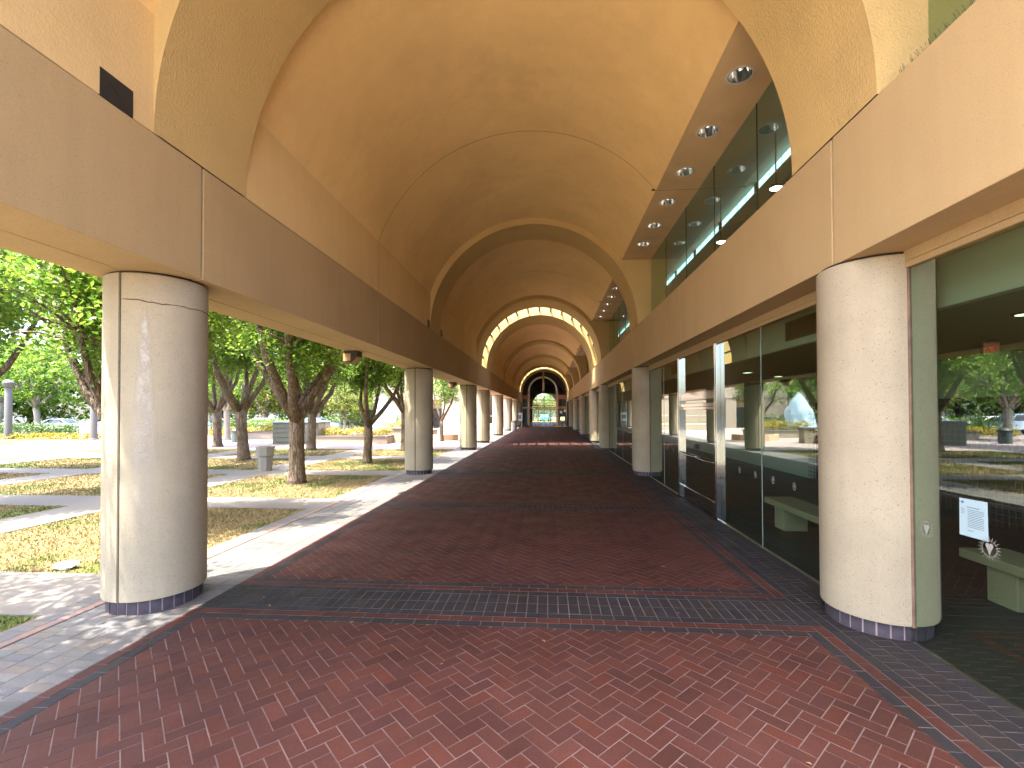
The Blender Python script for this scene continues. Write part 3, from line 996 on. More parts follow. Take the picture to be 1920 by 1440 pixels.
flood(34.4, 'small brown flood light under the left beam past the fourth column')
flood(44.0, 'smallest brown flood light far along the left beam')

# exit sign hanging from the lobby ceiling
t = thing('exit_sign', 'red EXIT sign hanging from the dark lobby ceiling behind the glass', 'sign', (5.85, 6.6, 2.92))
MB().lathe([(0.12, 0.0), (0.12, -0.03), (0.09, -0.05)], n=24).build('canopy', M['darkmetal'], t)
MB().box(-0.17, 0.17, -0.03, 0.03, -0.30, -0.075).build('sign_box', M['signface'], t, bevel=0.004)
MB().box(-0.19, -0.171, -0.035, 0.035, -0.31, -0.07).build('edge', M['darkmetal'], t)
cu = bpy.data.curves.new('exit_text', 'FONT'); cu.body = 'EXIT'; cu.size = 0.20; cu.extrude = 0.003; cu.align_x = 'CENTER'; cu.align_y = 'CENTER'; cu.offset = 0.003
to = bpy.data.objects.new('tmp_text', cu); C.objects.link(to)
bpy.context.view_layer.update()
me = bpy.data.meshes.new_from_object(to.evaluated_get(bpy.context.evaluated_depsgraph_get()))
bpy.data.objects.remove(to)
me.materials.clear(); me.materials.append(M['red'])
lo_ = bpy.data.objects.new('lettering', me); C.objects.link(lo_); lo_.parent = t
lo_.location = (0, -0.034, -0.187); lo_.rotation_euler = (PI/2, 0, 0); lo_.scale = (0.72, 1, 1)
t.scale = (0.6, 0.6, 0.75)

# lobby ceiling lamps
def clamp(x, y, label, first=[None]):
    if first[0] is None:
        t = thing('lobby_lamp', label, 'ceiling light', (x, y, 2.92), 0, 'small lit lamps in the lobby ceiling')
        MB().lathe([(0.13, 0.0), (0.13, -0.012), (0.10, -0.014)], n=20).build('trim', M['darkmetal'], t)
        MB().lathe([(0.099, -0.0145), (0.05, -0.02), (0.001, -0.021)], n=20, cap=False).build('lens', M['lens'], t)
        first[0] = t
        return t
    return dup(first[0], (x, y, 2.92), 0, label)
for k, (x, y) in enumerate([(4.7, 4.9), (4.9, 8.3), (6.3, 9.6), (4.9, 11.8), (6.3, 13.2)]):
    clamp(x, y, 'small lamp in the lobby ceiling, %s from the camera' % ORD[k])
# lit lamps in the upper lobby
for k, y in enumerate((14.6, 18.6)):
    t = thing('pendant_lamp', ['lit white lamp seen through the clerestory, nearer one', 'lit white lamp seen through the clerestory, farther one'][k], 'lamp', (6.2, y-1.6, 8.0), 0, 'lit lamps in the upper lobby')
    MB().lathe([(0.02, 1.66), (0.02, 0.12)], n=8).build('stem', M['darkmetal'], t)
    MB().lathe([(0.05, 0.12), (0.14, 0.08), (0.16, 0.0)], n=20).build('shade', M['darkmetal'], t)
    MB().lathe([(0.15, -0.002), (0.10, -0.03), (0.001, -0.04)], n=20, cap=False).build('bulb', M['lamp'], t)
# air grilles on the bulkhead
def agrille(y0, y1, label):
    t = thing('air_grille', label, 'vent', (3.552, y0, 3.0), 0, 'dark air grilles above the lobby glass')
    q = MB(); w_ = y1-y0
    q.box(-0.012, 0, 0, w_, 0, 0.02).box(-0.012, 0, 0, w_, 0.26, 0.28).box(-0.012, 0, 0, 0.02, 0.021, 0.259).box(-0.012, 0, w_-0.02, w_, 0.021, 0.259)
    q.build('frame', M['post'], t)
    MB().box(-0.004, -0.001, 0.021, w_-0.021, 0.021, 0.259).build('backing', M['darkmetal'], t)
    q = MB()
    for k in range(11): q.box(-0.010, -0.005, 0.021, w_-0.021, 0.03+k*0.021, 0.037+k*0.021)
    q.build('louvres', M['bronze'], t)
agrille(5.6, 7.2, 'long dark air grille above the lobby glass beside the nearest right column')
agrille(12.2, 13.6, 'dark air grille above the lobby glass just past the glass doors')

# benches in the lobby
def bench(x, y, rz, label, first=[None]):
    if first[0] is None:
        t = thing('lobby_bench', label, 'bench', (x, y, 0), rz, 'concrete benches inside the lobby glass')
        MB().box(-0.24, 0.24, -1.15, 1.15, 0.36, 0.46).build('seat', M['bench'], t, bevel=0.012)
        for s in (-0.72, 0.72): MB().box(-0.19, 0.19, s-0.16, s+0.16, -0.006, 0.359).build('support', M['bench'], t, bevel=0.01)
        first[0] = t
        return t
    return dup(first[0], (x, y, 0), rz, label)
bench(4.05, 7.4, 0, 'concrete bench behind the glass between the nearest right column and the doors')
bench(4.75, 4.35, 0, 'concrete bench in the dark lobby beyond the blue notice')

# notice and decals on the glass
t = thing('paper_notice', 'pale blue printed notice taped inside the nearest glass pane', 'notice', (GX-0.003, 3.63, 1.18))
MB().add([(0, 0.115, -0.14), (0, -0.115, -0.135), (0, -0.112, 0.14), (0, 0.112, 0.135)], [(0, 1, 2, 3)]).build('sheet', M['paper'], t)
q = MB()
rr = random.Random(4)
def ln(y0, y1, z, h=0.004): q.add([(-0.001, y1, z), (-0.001, y0, z), (-0.001, y0, z+h), (-0.001, y1, z+h)], [(0, 1, 2, 3)])
ln(-0.05, 0.05, 0.075, 0.005); ln(0.075, 0.098, 0.10, 0.016)
for k in range(11): ln(-0.085 + (0.06*rr.random() if k % 4 == 3 else 0), 0.045, 0.058-k*0.0125, 0.0035)
for k in range(4): ln(0.07, 0.10, 0.06-k*0.012, 0.003)
ln(0.0, 0.045, -0.095, 0.004)
q.build('print', M['ink'], t)

def emblem(y, z, label, burst=False, s=1.0, grp='emblem decals along the lobby glass'):
    t = thing('window_decal', label, 'decal', (GX-0.003, y, z), 0, grp)
    q = MB(); n = 28
    s *= 0.72
    ry, rz_ = 0.052*s, 0.068*s
    if burst:
        for k in range(20):
            a = 2*PI*k/20
            for a_, r0, r1, wd in ((a, 0.05, 0.085, 0.04), (a+PI/20, 0.05, 0.07, 0.025)):
                q.add([(0, r0*math.cos(a_-wd), r0*math.sin(a_-wd)), (0, r0*math.cos(a_+wd), r0*math.sin(a_+wd)), (0, r1*math.cos(a_+wd*0.3), r1*math.sin(a_+wd*0.3)), (0, r1*math.cos(a_-wd*0.3), r1*math.sin(a_-wd*0.3))], [(0, 1, 2, 3)])
        q.build('rays', M['decal'], t)
    else:
        vs = []
        for k in range(n):
            a = 2*PI*k/n
            vs += [(0, ry*math.cos(a), rz_*math.sin(a)), (0, ry*0.78*math.cos(a), rz_*0.80*math.sin(a))]
        q.add(vs, [(2*k, (2*k+2) % (2*n), (2*k+3) % (2*n), 2*k+1) for k in range(n)])
        q.build('rim', M['decal'], t)
    q = MB()
    k = 1.25 if burst else 0.62
    q.add([(0, a*k*s, b*k*s) for a, b in ((0, -0.055), (0.018, -0.01), (0.033, 0.02), (0.028, 0.038), (0.012, 0.042), (0, 0.034), (-0.012, 0.042), (-0.028, 0.038), (-0.033, 0.02), (-0.018, -0.01))], [tuple(range(10))])
    q.build('arrowhead', M['decal'], t)
    return t
emblem(3.51, 1.0, 'sunburst emblem decal just below the blue notice', True)
emblem(4.05, 1.0, 'sunburst emblem decal on the glass edge by the nearest right column', True)
for k, y in enumerate((6.09, 6.64, 7.18, 7.75)):
    emblem(y, 1.02, 'small oval emblem decal on the glass between column and doors, %s from the near column' % ORD[k])
for k, y in enumerate((11.7, 12.3, 12.9, 13.5)):
    emblem(y, 1.02, 'small oval emblem decal on the glass past the doors, %s from the doors' % ORD[k])
for k in range(9):
    emblem(15.6+k*0.9, 1.02, 'tiny oval emblem decal on the glass past the second right column, %s along' % ORD[k])
t = MB().box(-0.03, 0.03, -0.015, 0.015, -0.07, 0.07).build('glass_clip', M['chrome'], None, bevel=0.005)
t.location = (GX-0.06, CY[2]+0.62, 0.24)
tag(t, 'small chrome clip on the glass beside the nearest right column', 'bracket')

# bird spikes along the right beam
def spikes(y0, y1, label, seed):
    r2 = random.Random(seed)
    t = thing('bird_spikes', label, 'bird spikes', (RI+0.10, (y0+y1)/2, ZT))
    q = MB()
    q.box(-0.02, 0.02, y0-(y0+y1)/2, y1-(y0+y1)/2, 0.0, 0.006)
    q.build('strip', M['post'], t)
    q = MB()
    y = y0
    while y < y1:
        for s in (-1, 0, 1):
            dx, dy = s*0.05+r2.uniform(-0.01, 0.01), r2.uniform(-0.035, 0.035)
            yy = y-(y0+y1)/2
            q.tube([(0, yy, 0.006), (dx, yy+dy, 0.105+r2.uniform(-0.02, 0.01))], 0.0013, 4)
        y += 0.022
    q.build('spikes', M['darkmetal'], t)
spikes(2.3, 3.86, 'thin wire bird spikes on the right beam before the nearest arch', 1)
spikes(5.28, 6.0, 'short run of wire bird spikes under the nearest clerestory glass', 2)

# ------------------------------------------------------------------ trees
def leaf_cloud(centers, radii, per, size, seed, upbias=0.5):
    g = np.random.default_rng(seed)
    cs = np.repeat(np.array(centers), per, axis=0); rs = np.repeat(np.array(radii), per)
    d = g.normal(size=cs.shape); d /= np.linalg.norm(d, axis=1)[:, None]
    pos = cs+d*(rs*g.random(len(cs))**0.5)[:, None]*np.array([1, 1, 0.8])
    n = g.normal(size=cs.shape); n[:, 2] = np.abs(n[:, 2])+upbias; n /= np.linalg.norm(n, axis=1)[:, None]
    t = np.cross(n, g.normal(size=cs.shape)); t /= np.linalg.norm(t, axis=1)[:, None]
    b = np.cross(n, t)
    s = size*g.uniform(0.65, 1.3, len(cs))[:, None]
    wd = s*g.uniform(0.45, 0.62, len(cs))[:, None]
    v0 = pos-t*s*0.5; v2 = pos+t*s*0.5
    v1 = pos-b*wd*0.5+n*s*0.10-t*s*0.06; v3 = pos+b*wd*0.5+n*s*0.10-t*s*0.06
    V = np.stack([v0, v1, v2, v3], 1).reshape(-1, 3)
    return V

def cloud_mesh(name, V, mats, mi=None):
    nf = len(V)//4
    me = bpy.data.meshes.new(name)
    me.vertices.add(len(V)); me.vertices.foreach_set('co', V.ravel())
    f = np.arange(nf)*4
    tri = np.stack([f, f+1, f+2, f, f+2, f+3], 1).reshape(-1)
    me.loops.add(len(tri)); me.loops.foreach_set('vertex_index', tri)
    me.polygons.add(nf*2); me.polygons.foreach_set('loop_start', np.arange(nf*2)*3); me.polygons.foreach_set('loop_total', np.full(nf*2, 3))
    for m_ in mats: me.materials.append(m_)
    if mi is not None: me.polygons.foreach_set('material_index', np.repeat(mi, 2))
    me.update(calc_edges=True)
    return me

def tree_parts(seed, fork=1.9, tr=0.21, cz=4.9, crx=2.9, crz=2.7, ncl=420, per=60, leaf=0.125, nl=6, bottom=2.6, lean=0.05):
    r = random.Random(seed)
    tb = MB()
    base = Vector((0, 0, -0.05))
    top = Vector((r.uniform(-lean, lean)*fork, r.uniform(-lean, lean)*fork, fork))
    pts = [base, Vector((0, 0, 0.12)), base.lerp(top, 0.3), base.lerp(top, 0.65)+Vector((r.uniform(-.03, .03), r.uniform(-.03, .03), 0)), top]
    tb.tube(pts, [tr*1.45, tr*1.15, tr*0.98, tr*0.95, tr*1.0], 14)
    cents, rads = [], []
    ends = []
    for k in range(nl):
        a = 2*PI*(k+r.uniform(-0.25, 0.25))/nl
        out = r.uniform(0.9, 1.9) if k else 0.2
        hgt = r.uniform(2.4, 3.6)
        st_ = top-Vector((0, 0, r.uniform(0.05, 0.45)))
        e = top+Vector((math.cos(a)*out, math.sin(a)*out, hgt))
        mid = st_.lerp(e, 0.45)+Vector((math.cos(a)*0.25, math.sin(a)*0.25, -0.15))
        q1 = st_.lerp(mid, 0.5)+Vector((r.uniform(-.06, .06), r.uniform(-.06, .06), 0))
        r0 = tr*r.uniform(0.42, 0.62)
        tb.tube([st_, q1, mid, mid.lerp(e, 0.5)+Vector((r.uniform(-.1, .1), r.uniform(-.1, .1), 0)), e], [r0*1.15, r0, r0*0.8, r0*0.5, r0*0.2], 9)
        ends.append((mid, e, r0))
        for j in range(3):
            t_ = r.uniform(0.3, 0.8)
            s0 = mid.lerp(e, t_)
            a2 = a+r.uniform(-1.3, 1.3)
            e2 = s0+Vector((math.cos(a2)*r.uniform(0.7, 1.5), math.sin(a2)*r.uniform(0.7, 1.5), r.uniform(0.1, 1.2)))
            tb.tube([s0, s0.lerp(e2, 0.5)+Vector((0, 0, 0.08)), e2], [r0*0.36, r0*0.25, r0*0.08], 6)
            ends.append((s0, e2, r0*0.3))
    # crown clusters inside an uneven ellipsoid, fewer in the middle, hollows left open
    cc = Vector((top.x*0.6, top.y*0.6, cz))
    k = 0
    while len(cents) < ncl and k < 6000:
        k += 1
        d = Vector((r.gauss(0, 1), r.gauss(0, 1), r.gauss(0, 1))).normalized()
        rad = r.random()**0.42
        lump = 0.80+0.30*noise.noise(d*1.7+Vector((seed*3.1, 0, 0)))+0.12*noise.noise(d*4.1)
        pnt = cc+Vector((d.x*crx, d.y*crx, d.z*crz))*rad*lump
        if pnt.z < bottom-0.15*r.random() or pnt.z < 0.3: continue
        if noise.noise(pnt*0.75+Vector((seed, 5, 2))) < -0.22: continue
        cents.append(tuple(pnt)); rads.append(r.uniform(0.30, 0.58))
    return tb, leaf_cloud(cents, rads, per, leaf, seed)

TM = {}
def tree_kind(key, mat_leaf, mat_bark, **kw):
    tb, V = tree_parts(**kw)
    TM[key] = (tb.mesh('trunk', M[mat_bark], smooth=True), cloud_mesh('crown', V, [M[mat_leaf]]))
tree_kind('a', 'leaf', 'bark', seed=3, fork=1.95, tr=0.20, bottom=2.75, crx=2.4, crz=2.55, cz=4.85)
tree_kind('b', 'leaf', 'bark', seed=8, fork=1.7, tr=0.18, crx=2.4, crz=2.55, cz=4.9, bottom=2.8, nl=5)
tree_kind('c', 'leaf', 'bark', seed=21, fork=1.6, tr=0.15, crx=1.8, crz=2.0, cz=4.2, nl=4, bottom=2.5, ncl=150, per=44)
tree_kind('s', 'leaf', 'bark', seed=14, fork=1.9, tr=0.19, crx=2.9, crz=2.0, cz=4.9, bottom=2.9, ncl=300, per=46)
tree_kind('f', 'leaf', 'palebark', seed=31, fork=2.6, tr=0.24, crx=4.4, crz=4.2, cz=5.6, ncl=240, per=36, leaf=0.27, bottom=2.0)
tree_kind('l', 'leaflime', 'palebark', seed=40, fork=2.2, tr=0.2, crx=4.2, crz=3.2, cz=4.2, ncl=230, per=36, leaf=0.26, bottom=1.3)
tree_kind('d', 'leafdark', 'bark', seed=52, fork=2.4, tr=0.24, crx=6.0, crz=5.2, cz=5.2, ncl=260, per=36, leaf=0.36, bottom=0.4)
def tree(key, x, y, rz, s, label, group, zs=1.0, name='shade_tree'):
    t = thing(name, label, 'tree', (x, y, -0.02), rz, group)
    t.scale = (s, s, s*zs)
    for nm, me in zip(('trunk', 'crown'), TM[key]):
        o = bpy.data.objects.new(nm, me); C.objects.link(o); o.parent = t
    return t
G1 = 'shade trees in the dry lawn beside the arcade'
tree('a', -7.05, 12.6, 2.2, 1.05, 'thick leafy tree nearest the arcade, its forked trunk beside the concrete bin', G1)
tree('b', -7.0, 7.4, 0.4, 0.84, 'leafy tree half hidden behind the nearest left column', G1)
tree('b', -7.05, 17.7, 3.6, 0.92, 'slim forked tree standing right in front of the yellow flower hedge', G1)
tree('a', -7.35, 23.4, 4.4, 1.0, 'tree beside the second left column with its trunk touching the column edge', G1)
tree('c', -7.1, 30.8, 1.0, 0.92, 'small tree by the curved planter, seen past the second left column', G1)
tree('s', -6.9, 1.5, 5.3, 1.08, 'tree beside the camera that throws dappled shade on the near paving', G1)
tree('b', -12.73, 18.6, 1.9, 1.25, 'leaning tree left of the concrete bin with two pale low branches', G1)
tree('a', -12.7, 13.2, 0.9, 1.2, 'tree in the second row hidden behind the nearest left column', G1)
tree('a', -12.64, 24.0, 3.4, 1.12, 'dark tree standing just in front of the pale cabinet doors', G1)
tree('b', -19.2, 25.7, 2.9, 1.3, 'thick tree against the right edge of the nearest left column', G1)
tree('a', -12.9, 8.0, 2.7, 1.1, 'leafy tree whose branch leans in at the far left edge', G1)
tree('b', -18.9, 19.4, 5.0, 1.25, 'tree in the third row behind the nearest left column', G1)
tree('b', -18.9, 13.2, 4.1, 1.25, 'leafy tree in the third row at the far left', G1)
tree('f', -23.6, 32.6, 1.2, 0.85, 'pale-barked tree beside the dark green bin', G1)
tree('a', -12.7, 2.4, 1.0, 1.0, 'tree in the second row level with the camera', G1)
G2 = 'trees beyond the car park'
far = [('f', -48.3, 40.6, 1.0, 'pale-barked tree with white trunk at the far left beside the dark hedge'),
       ('l', -40, 42, 1.0, 'yellow-green tree over the white slatted fence'),
       ('f', -57, 44, 1.2, 'tall green tree behind the left grey post'),
       ('l', -66, 46, 1.1, 'yellow-green tree at the left edge of the car park'),
       ('l', -33.5, 52.5, 1.15, 'lime-yellow tree over the parked silver car'),
       ('l', -28.5, 56, 1.0, 'lime-yellow tree behind the green cabinet'),
       ('f', -25.5, 62, 1.0, 'white-trunked tree left of the fountain'),
       ('f', -21.2, 58, 0.9, 'white-trunked tree close to the left side of the fountain'),
       ('d', -75, 62, 1.3, 'dark tree far behind the car park at the left edge'),
       ('d', -62, 66, 1.4, 'big dark tree far behind the car park, between the two grey posts'),
       ('d', -50, 68, 1.35, 'big dark tree far behind the white fence'),
       ('d', -40, 72, 1.3, 'big dark tree far behind the leaning tree'),
       ('d', -31, 76, 1.2, 'dark tree far behind the lime-yellow tree'),
       ('d', -24, 80, 1.1, 'dark tree far behind the fountain'),
       ('f', -86, 52, 1.4, 'tall green tree far off at the very left edge'),
       ('l', -46, 55, 1.2, 'yellow-green tree in the middle of the car park'),
       ('d', -95, 75, 1.6, 'very large dark tree at the left horizon'),
       ('f', -33, 84, 1.5, 'tall green tree at the back behind the car park'),
       ('f', -31, 40.5, 0.8, 'green tree between the pickup truck and the dark green bin'),
       ('l', -45, 46, 0.9, 'low yellow-green tree above the dark hedge at the left'),
       ('f', -38, 60, 1.1, 'green tree behind the white car'),
       ('f', -52, 56, 1.2, 'green tree behind the silver car at the left'),
       ('l', -22.5, 50, 0.75, 'small lime-yellow tree between the cabinet and the fountain'),
       ('f', -70, 54, 1.3, 'tall green tree at the left beyond the white car'),
       ('l', -36, 56, 1.0, 'lime-yellow tree behind the thick tree by the nearest column'),
       ('d', -12, 112, 1.0, 'dark tree seen at the left in the far doorway'),
       ('l', -3.2, 104, 0.85, 'yellow-green tree seen at the left of the far doorway'),
       ('l', 3.4, 106, 0.95, 'yellow-green tree seen at the right of the far doorway'),
       ('f', 0.5, 122, 0.8, 'green tree in the middle of the far doorway')]
for k, (key, x, y, s, lab) in enumerate(far):
    tree(key, x, y, k*1.37, s, lab, G2, name='background_tree')

# the far wood that closes the view behind the car park
g = np.random.default_rng(91)
n_ = 1500
an = g.uniform(R(100), R(163), n_); rd = g.uniform(88, 104, n_)
cs = np.stack([rd*np.cos(an), rd*np.sin(an), 0.5+9.5*g.random(n_)**0.8], 1)
o = bpy.data.objects.new('distant_wood', cloud_mesh('distant_wood', leaf_cloud(cs, np.full(n_, 1.7), 26, 0.75, 92), [M['leaf']])); C.objects.link(o)
tag(o, 'continuous belt of distant green trees behind the car park', 'wood', kind='stuff')

# ------------------------------------------------------------------ grass, hedges, flowers
def blades():
    g = np.random.default_rng(5)
    cells = []
    ex = [WALKX]+[q for pr in PX for q in (pr[1], pr[0])]+[-26.5]
    ey = [0.3]+[q for pr in PY[1:] for q in pr]+[24.3]
    for i in range(0, 6, 2):
        for j in range(0, len(ey)-1, 2):
            x1, x0, y0, y1 = ex[i], ex[i+1], ey[j], ey[j+1]
            d = math.hypot((x0+x1)/2, (y0+y1)/2)
            n = int((x1-x0)*(y1-y0)*min(1500, 15000/d))
            cells.append(np.stack([g.uniform(x0+0.02, x1-0.02, n), g.uniform(y0+0.02, y1-0.02, n)], 1))
    P_ = np.concatenate(cells); n = len(P_)
    a = g.uniform(0, 2*PI, n); h = g.uniform(0.018, 0.05, n); wd = g.uniform(0.004, 0.009, n)
    dist_ = np.hypot(P_[:, 0], P_[:, 1])
    wd *= np.clip(dist_/9, 1, 2.5); 
    lean = g.normal(0, 0.025, (n, 2))
    dx, dy = np.cos(a)*wd, np.sin(a)*wd
    z0 = np.full(n, -0.02)
    v0 = np.stack([P_[:, 0]-dx, P_[:, 1]-dy, z0], 1); v1 = np.stack([P_[:, 0]+dx, P_[:, 1]+dy, z0], 1)
    v2 = np.stack([P_[:, 0]+lean[:, 0], P_[:, 1]+lean[:, 1], z0+h], 1)
    V = np.stack([v0, v1, v2], 1).reshape(-1, 3)
    me = bpy.data.meshes.new('grass')
    me.vertices.add(len(V)); me.vertices.foreach_set('co', V.ravel())
    me.loops.add(n*3); me.loops.foreach_set('vertex_index', np.arange(n*3))
    me.polygons.add(n); me.polygons.foreach_set('loop_start', np.arange(n)*3); me.polygons.foreach_set('loop_total', np.full(n, 3))
    me.materials.append(GM); me.update(calc_edges=True)
    o = bpy.data.objects.new('grass', me); C.objects.link(o)
    tag(o, 'short dry yellow grass on the lawn squares beside the arcade', 'grass', kind='stuff')
# blades take the same green and dry patches as the turf below them
GM, N, L, P = newmat('grass_blade_patchy')
v = coord(N, L)
mm = N.new('ShaderNodeMix'); mm.data_type = 'RGBA'
L.new(ramp(N, L, nz(N, L, v, 0.42, 5, 0.6), [(0.485, 0.0), (0.57, 1.0)]), mm.inputs[0])
g_ = N.new('ShaderNodeNewGeometry')
L.new(ramp(N, L, g_.outputs['Random Per Island'], [(0.0, (0.13, 0.095, 0.04)), (0.5, (0.21, 0.163, 0.074)), (1.0, (0.29, 0.235, 0.118))]), mm.inputs[6])
L.new(ramp(N, L, g_.outputs['Random Per Island'], [(0.0, (0.04, 0.062, 0.012)), (0.6, (0.085, 0.11, 0.022)), (1.0, (0.18, 0.16, 0.055))]), mm.inputs[7])
L.new(mm.outputs[2], P.inputs['Base Color'])
P.inputs['Roughness'].default_value = 0.8
blades()

def hedge(name, label, cat, x0, x1, y0, y1, z0, z1, mat, n, size, seed, group=None, flower=None):
    g = np.random.default_rng(seed)
    ncl = max(8, n//18)
    cs = np.stack([g.uniform(x0, x1, ncl), g.uniform(y0, y1, ncl), z0+(z1-z0)*g.random(ncl)**0.6*0.95], 1)
    V = leaf_cloud(cs, np.full(ncl, (z1-z0)*0.42), 18, size, seed, 0.6)
    V[:, 2] = np.maximum(V[:, 2], z0)
    t = thing(name, label, cat, ((x0+x1)/2, (y0+y1)/2, z0), 0, group)
    V = V-np.array([(x0+x1)/2, (y0+y1)/2, z0])
    o = bpy.data.objects.new('foliage', cloud_mesh('foliage', V, [M[mat]])); C.objects.link(o); o.parent = t
    q = MB()
    for k in range(max(2, ncl//14)):
        xx, yy = g.uniform(x0, x1)-(x0+x1)/2, g.uniform(y0, y1)-(y0+y1)/2
        q.tube([(xx, yy, 0), (xx+0.05, yy, (z1-z0)*0.6)], [0.02, 0.008], 5)
    q.build('stems', M['bark'], t)
    return t
GF = 'yellow flowering hedges'
hedge('flower_hedge', 'bright yellow flower hedge in the low wall bed in front of the fountain', 'hedge', -16.6, -10.1, 28.55, 29.9, 0.42, 0.95, 'flower', 5200, 0.10, 2, GF)
hedge('flower_hedge', 'upper yellow flower hedge behind the front bed, left of the fountain', 'hedge', -22, -16.2, 33.5, 35.5, 0.5, 1.05, 'flower', 4200, 0.12, 3, GF)
hedge('flower_hedge', 'upper yellow flower hedge right of the fountain', 'hedge', -13.2, -9.4, 35.5, 37.2, 0.5, 1.15, 'flower', 3000, 0.12, 4, GF)
hedge('flower_hedge', 'long low bed of yellow flowers at the far left beyond the lawn', 'hedge', -60, -33.5, 32.2, 33.8, -0.01, 0.42, 'flower', 9000, 0.14, 5, GF)
hedge('flower_hedge', 'yellow flowers behind the dark green bin', 'hedge', -28, -22, 36.2, 37.5, 0, 0.7, 'flower', 2600, 0.14, 6, GF)
GH = 'clipped green hedges'
hedge('clipped_hedge', 'dark clipped hedge behind the yellow flower bed at the far left', 'hedge', -52, -38.2, 36.5, 37.8, 0, 1.05, 'leafdark', 6000, 0.16, 7, GH)
hedge('clipped_hedge', 'green clipped hedge left of the green cabinet', 'hedge', -31, -22, 40.0, 41.2, 0, 1.25, 'leaf', 6000, 0.16, 8, GH)
hedge('clipped_hedge', 'green hedge behind the turquoise car beyond the far end doors', 'hedge', -9, 9, 100.5, 102, 0, 2.2, 'leafdark', 5000, 0.28, 10, GH)
hedge('clipped_hedge', 'dark hedge at the back left of the fountain', 'hedge', -27, -17, 52, 53, 0, 1.4, 'leafdark', 4200, 0.2, 9, GH)

# ------------------------------------------------------------------ fountain and planters
def lowwall(name, label, x0, x1, y0, y1, h, cat='wall', group=None):
    t = thing(name, label, cat, ((x0+x1)/2, (y0+y1)/2, 0), 0, group)
    w_, d_ = (x1-x0)/2, (y1-y0)/2
    q = MB(); q.box(-w_, w_, -d_, -d_+0.3, -0.05, h-0.08).box(-w_, w_, d_-0.3, d_, -0.05, h-0.08).box(-w_, -w_+0.3, -d_+0.301, d_-0.301, -0.05, h-0.08).box(w_-0.3, w_, -d_+0.301, d_-0.301, -0.05, h-0.08)
    q.build('wall', M['cream'], t)
    q = MB(); q.box(-w_-0.05, w_+0.05, -d_-0.05, -d_+0.35, h-0.079, h).box(-w_-0.05, w_+0.05, d_-0.35, d_+0.05, h-0.079, h).box(-w_-0.05, -w_+0.35, -d_+0.351, d_-0.351, h-0.079, h).box(w_-0.35, w_+0.05, -d_+0.351, d_-0.351, h-0.079, h)
    q.build('coping', M['concrete'], t)
    MB().box(-w_+0.31, w_-0.31, -d_+0.31, d_-0.31, -0.05, h-0.12).build('soil', M['bark'], t)
    return t
lowwall('planter_wall', 'low cream wall round the front yellow flower bed', -17, -9.95, 28.1, 30.2, 0.5)
lowwall('planter_wall', 'low cream wall round the upper left flower bed', -22.4, -15.9, 33.1, 35.8, 0.55)
lowwall('planter_wall', 'low cream wall round the upper right flower bed', -13.5, -9.0, 35.2, 37.5, 0.55)
t = thing('stone_pier', 'square cream pier with a cap at the right end of the front flower bed', 'pillar', (-9.6, 29.6, 0))
MB().box(-0.32, 0.32, -0.32, 0.32, -0.05, 0.85).build('shaft', M['cream'], t)
MB().box(-0.38, 0.38, -0.38, 0.38, 0.851, 0.97).build('cap', M['concrete'], t, bevel=0.02)
FX, FY = -14.15, 39.3
t = thing('fountain', 'round fountain with a tall white water jet beyond the yellow hedges', 'fountain', (FX, FY, 0))
MB().lathe([(3.2, -0.05), (3.2, 0.5), (2.85, 0.5), (2.85, 0.35)], n=48, cap=False).build('basin', M['cream'], t, smooth=True, angle=30)
MB().lathe([(2.86, 0.34), (2.86, 0.36), (0.001, 0.36)], n=48, cap=False).build('pool', M['pool'], t)
q = MB()
n1, n2 = 40, 30
rj = random.Random(9)
for shell, kr in ((0, 1.0), (1, 0.72), (2, 0.45)):
    vs = []
    for i in range(n2+1):
        f = i/n2
        z = 0.36+f*(3.05-0.25*shell)
        r0 = (1.08*(1-f)**0.9+0.62*(f > -1)*(1-f**5))*0.72*kr
        for k in range(n1):
            a = 2*PI*k/n1
            nn_ = noise.noise(Vector((math.cos(a)*2.2, math.sin(a)*2.2, z*1.3+shell*7)))
            r1 = r0*(1+0.22*nn_)+0.02
            vs.append((r1*math.cos(a), r1*math.sin(a), z+0.15*nn_*f))
    q.add(vs, [(i*n1+k, i*n1+(k+1) % n1, (i+1)*n1+(k+1) % n1, (i+1)*n1+k) for i in range(n2) for k in range(n1)])
q.build('water_jet', M['water'], t, smooth=True)
V = leaf_cloud([(rj.gauss(0, 0.5)*(1.2-0.5*f), rj.gauss(0, 0.5)*(1.2-0.5*f), 0.4+3.0*f) for f in [rj.random() for _ in range(160)]], [0.28]*160, 26, 0.045, 77, 0.0)
o = bpy.data.objects.new('spray', cloud_mesh('spray', V, [M['water']])); C.objects.link(o); o.parent = t
# curved planter near the small tree
t = thing('curved_planter', 'low curved tan planter round the small tree', 'planter', (-7.9, 32.8, 0))
q = MB(); ring(q, 0, 0, 1.25, 1.55, 0, 1)
q.v = [(x_, z_, -0.03 + y_*0.42) for x_, y_, z_ in q.v]
q.v = [(x_, -y_*0.7, z_) for x_, y_, z_ in q.v]
q.build('wall', M['tan'], t)

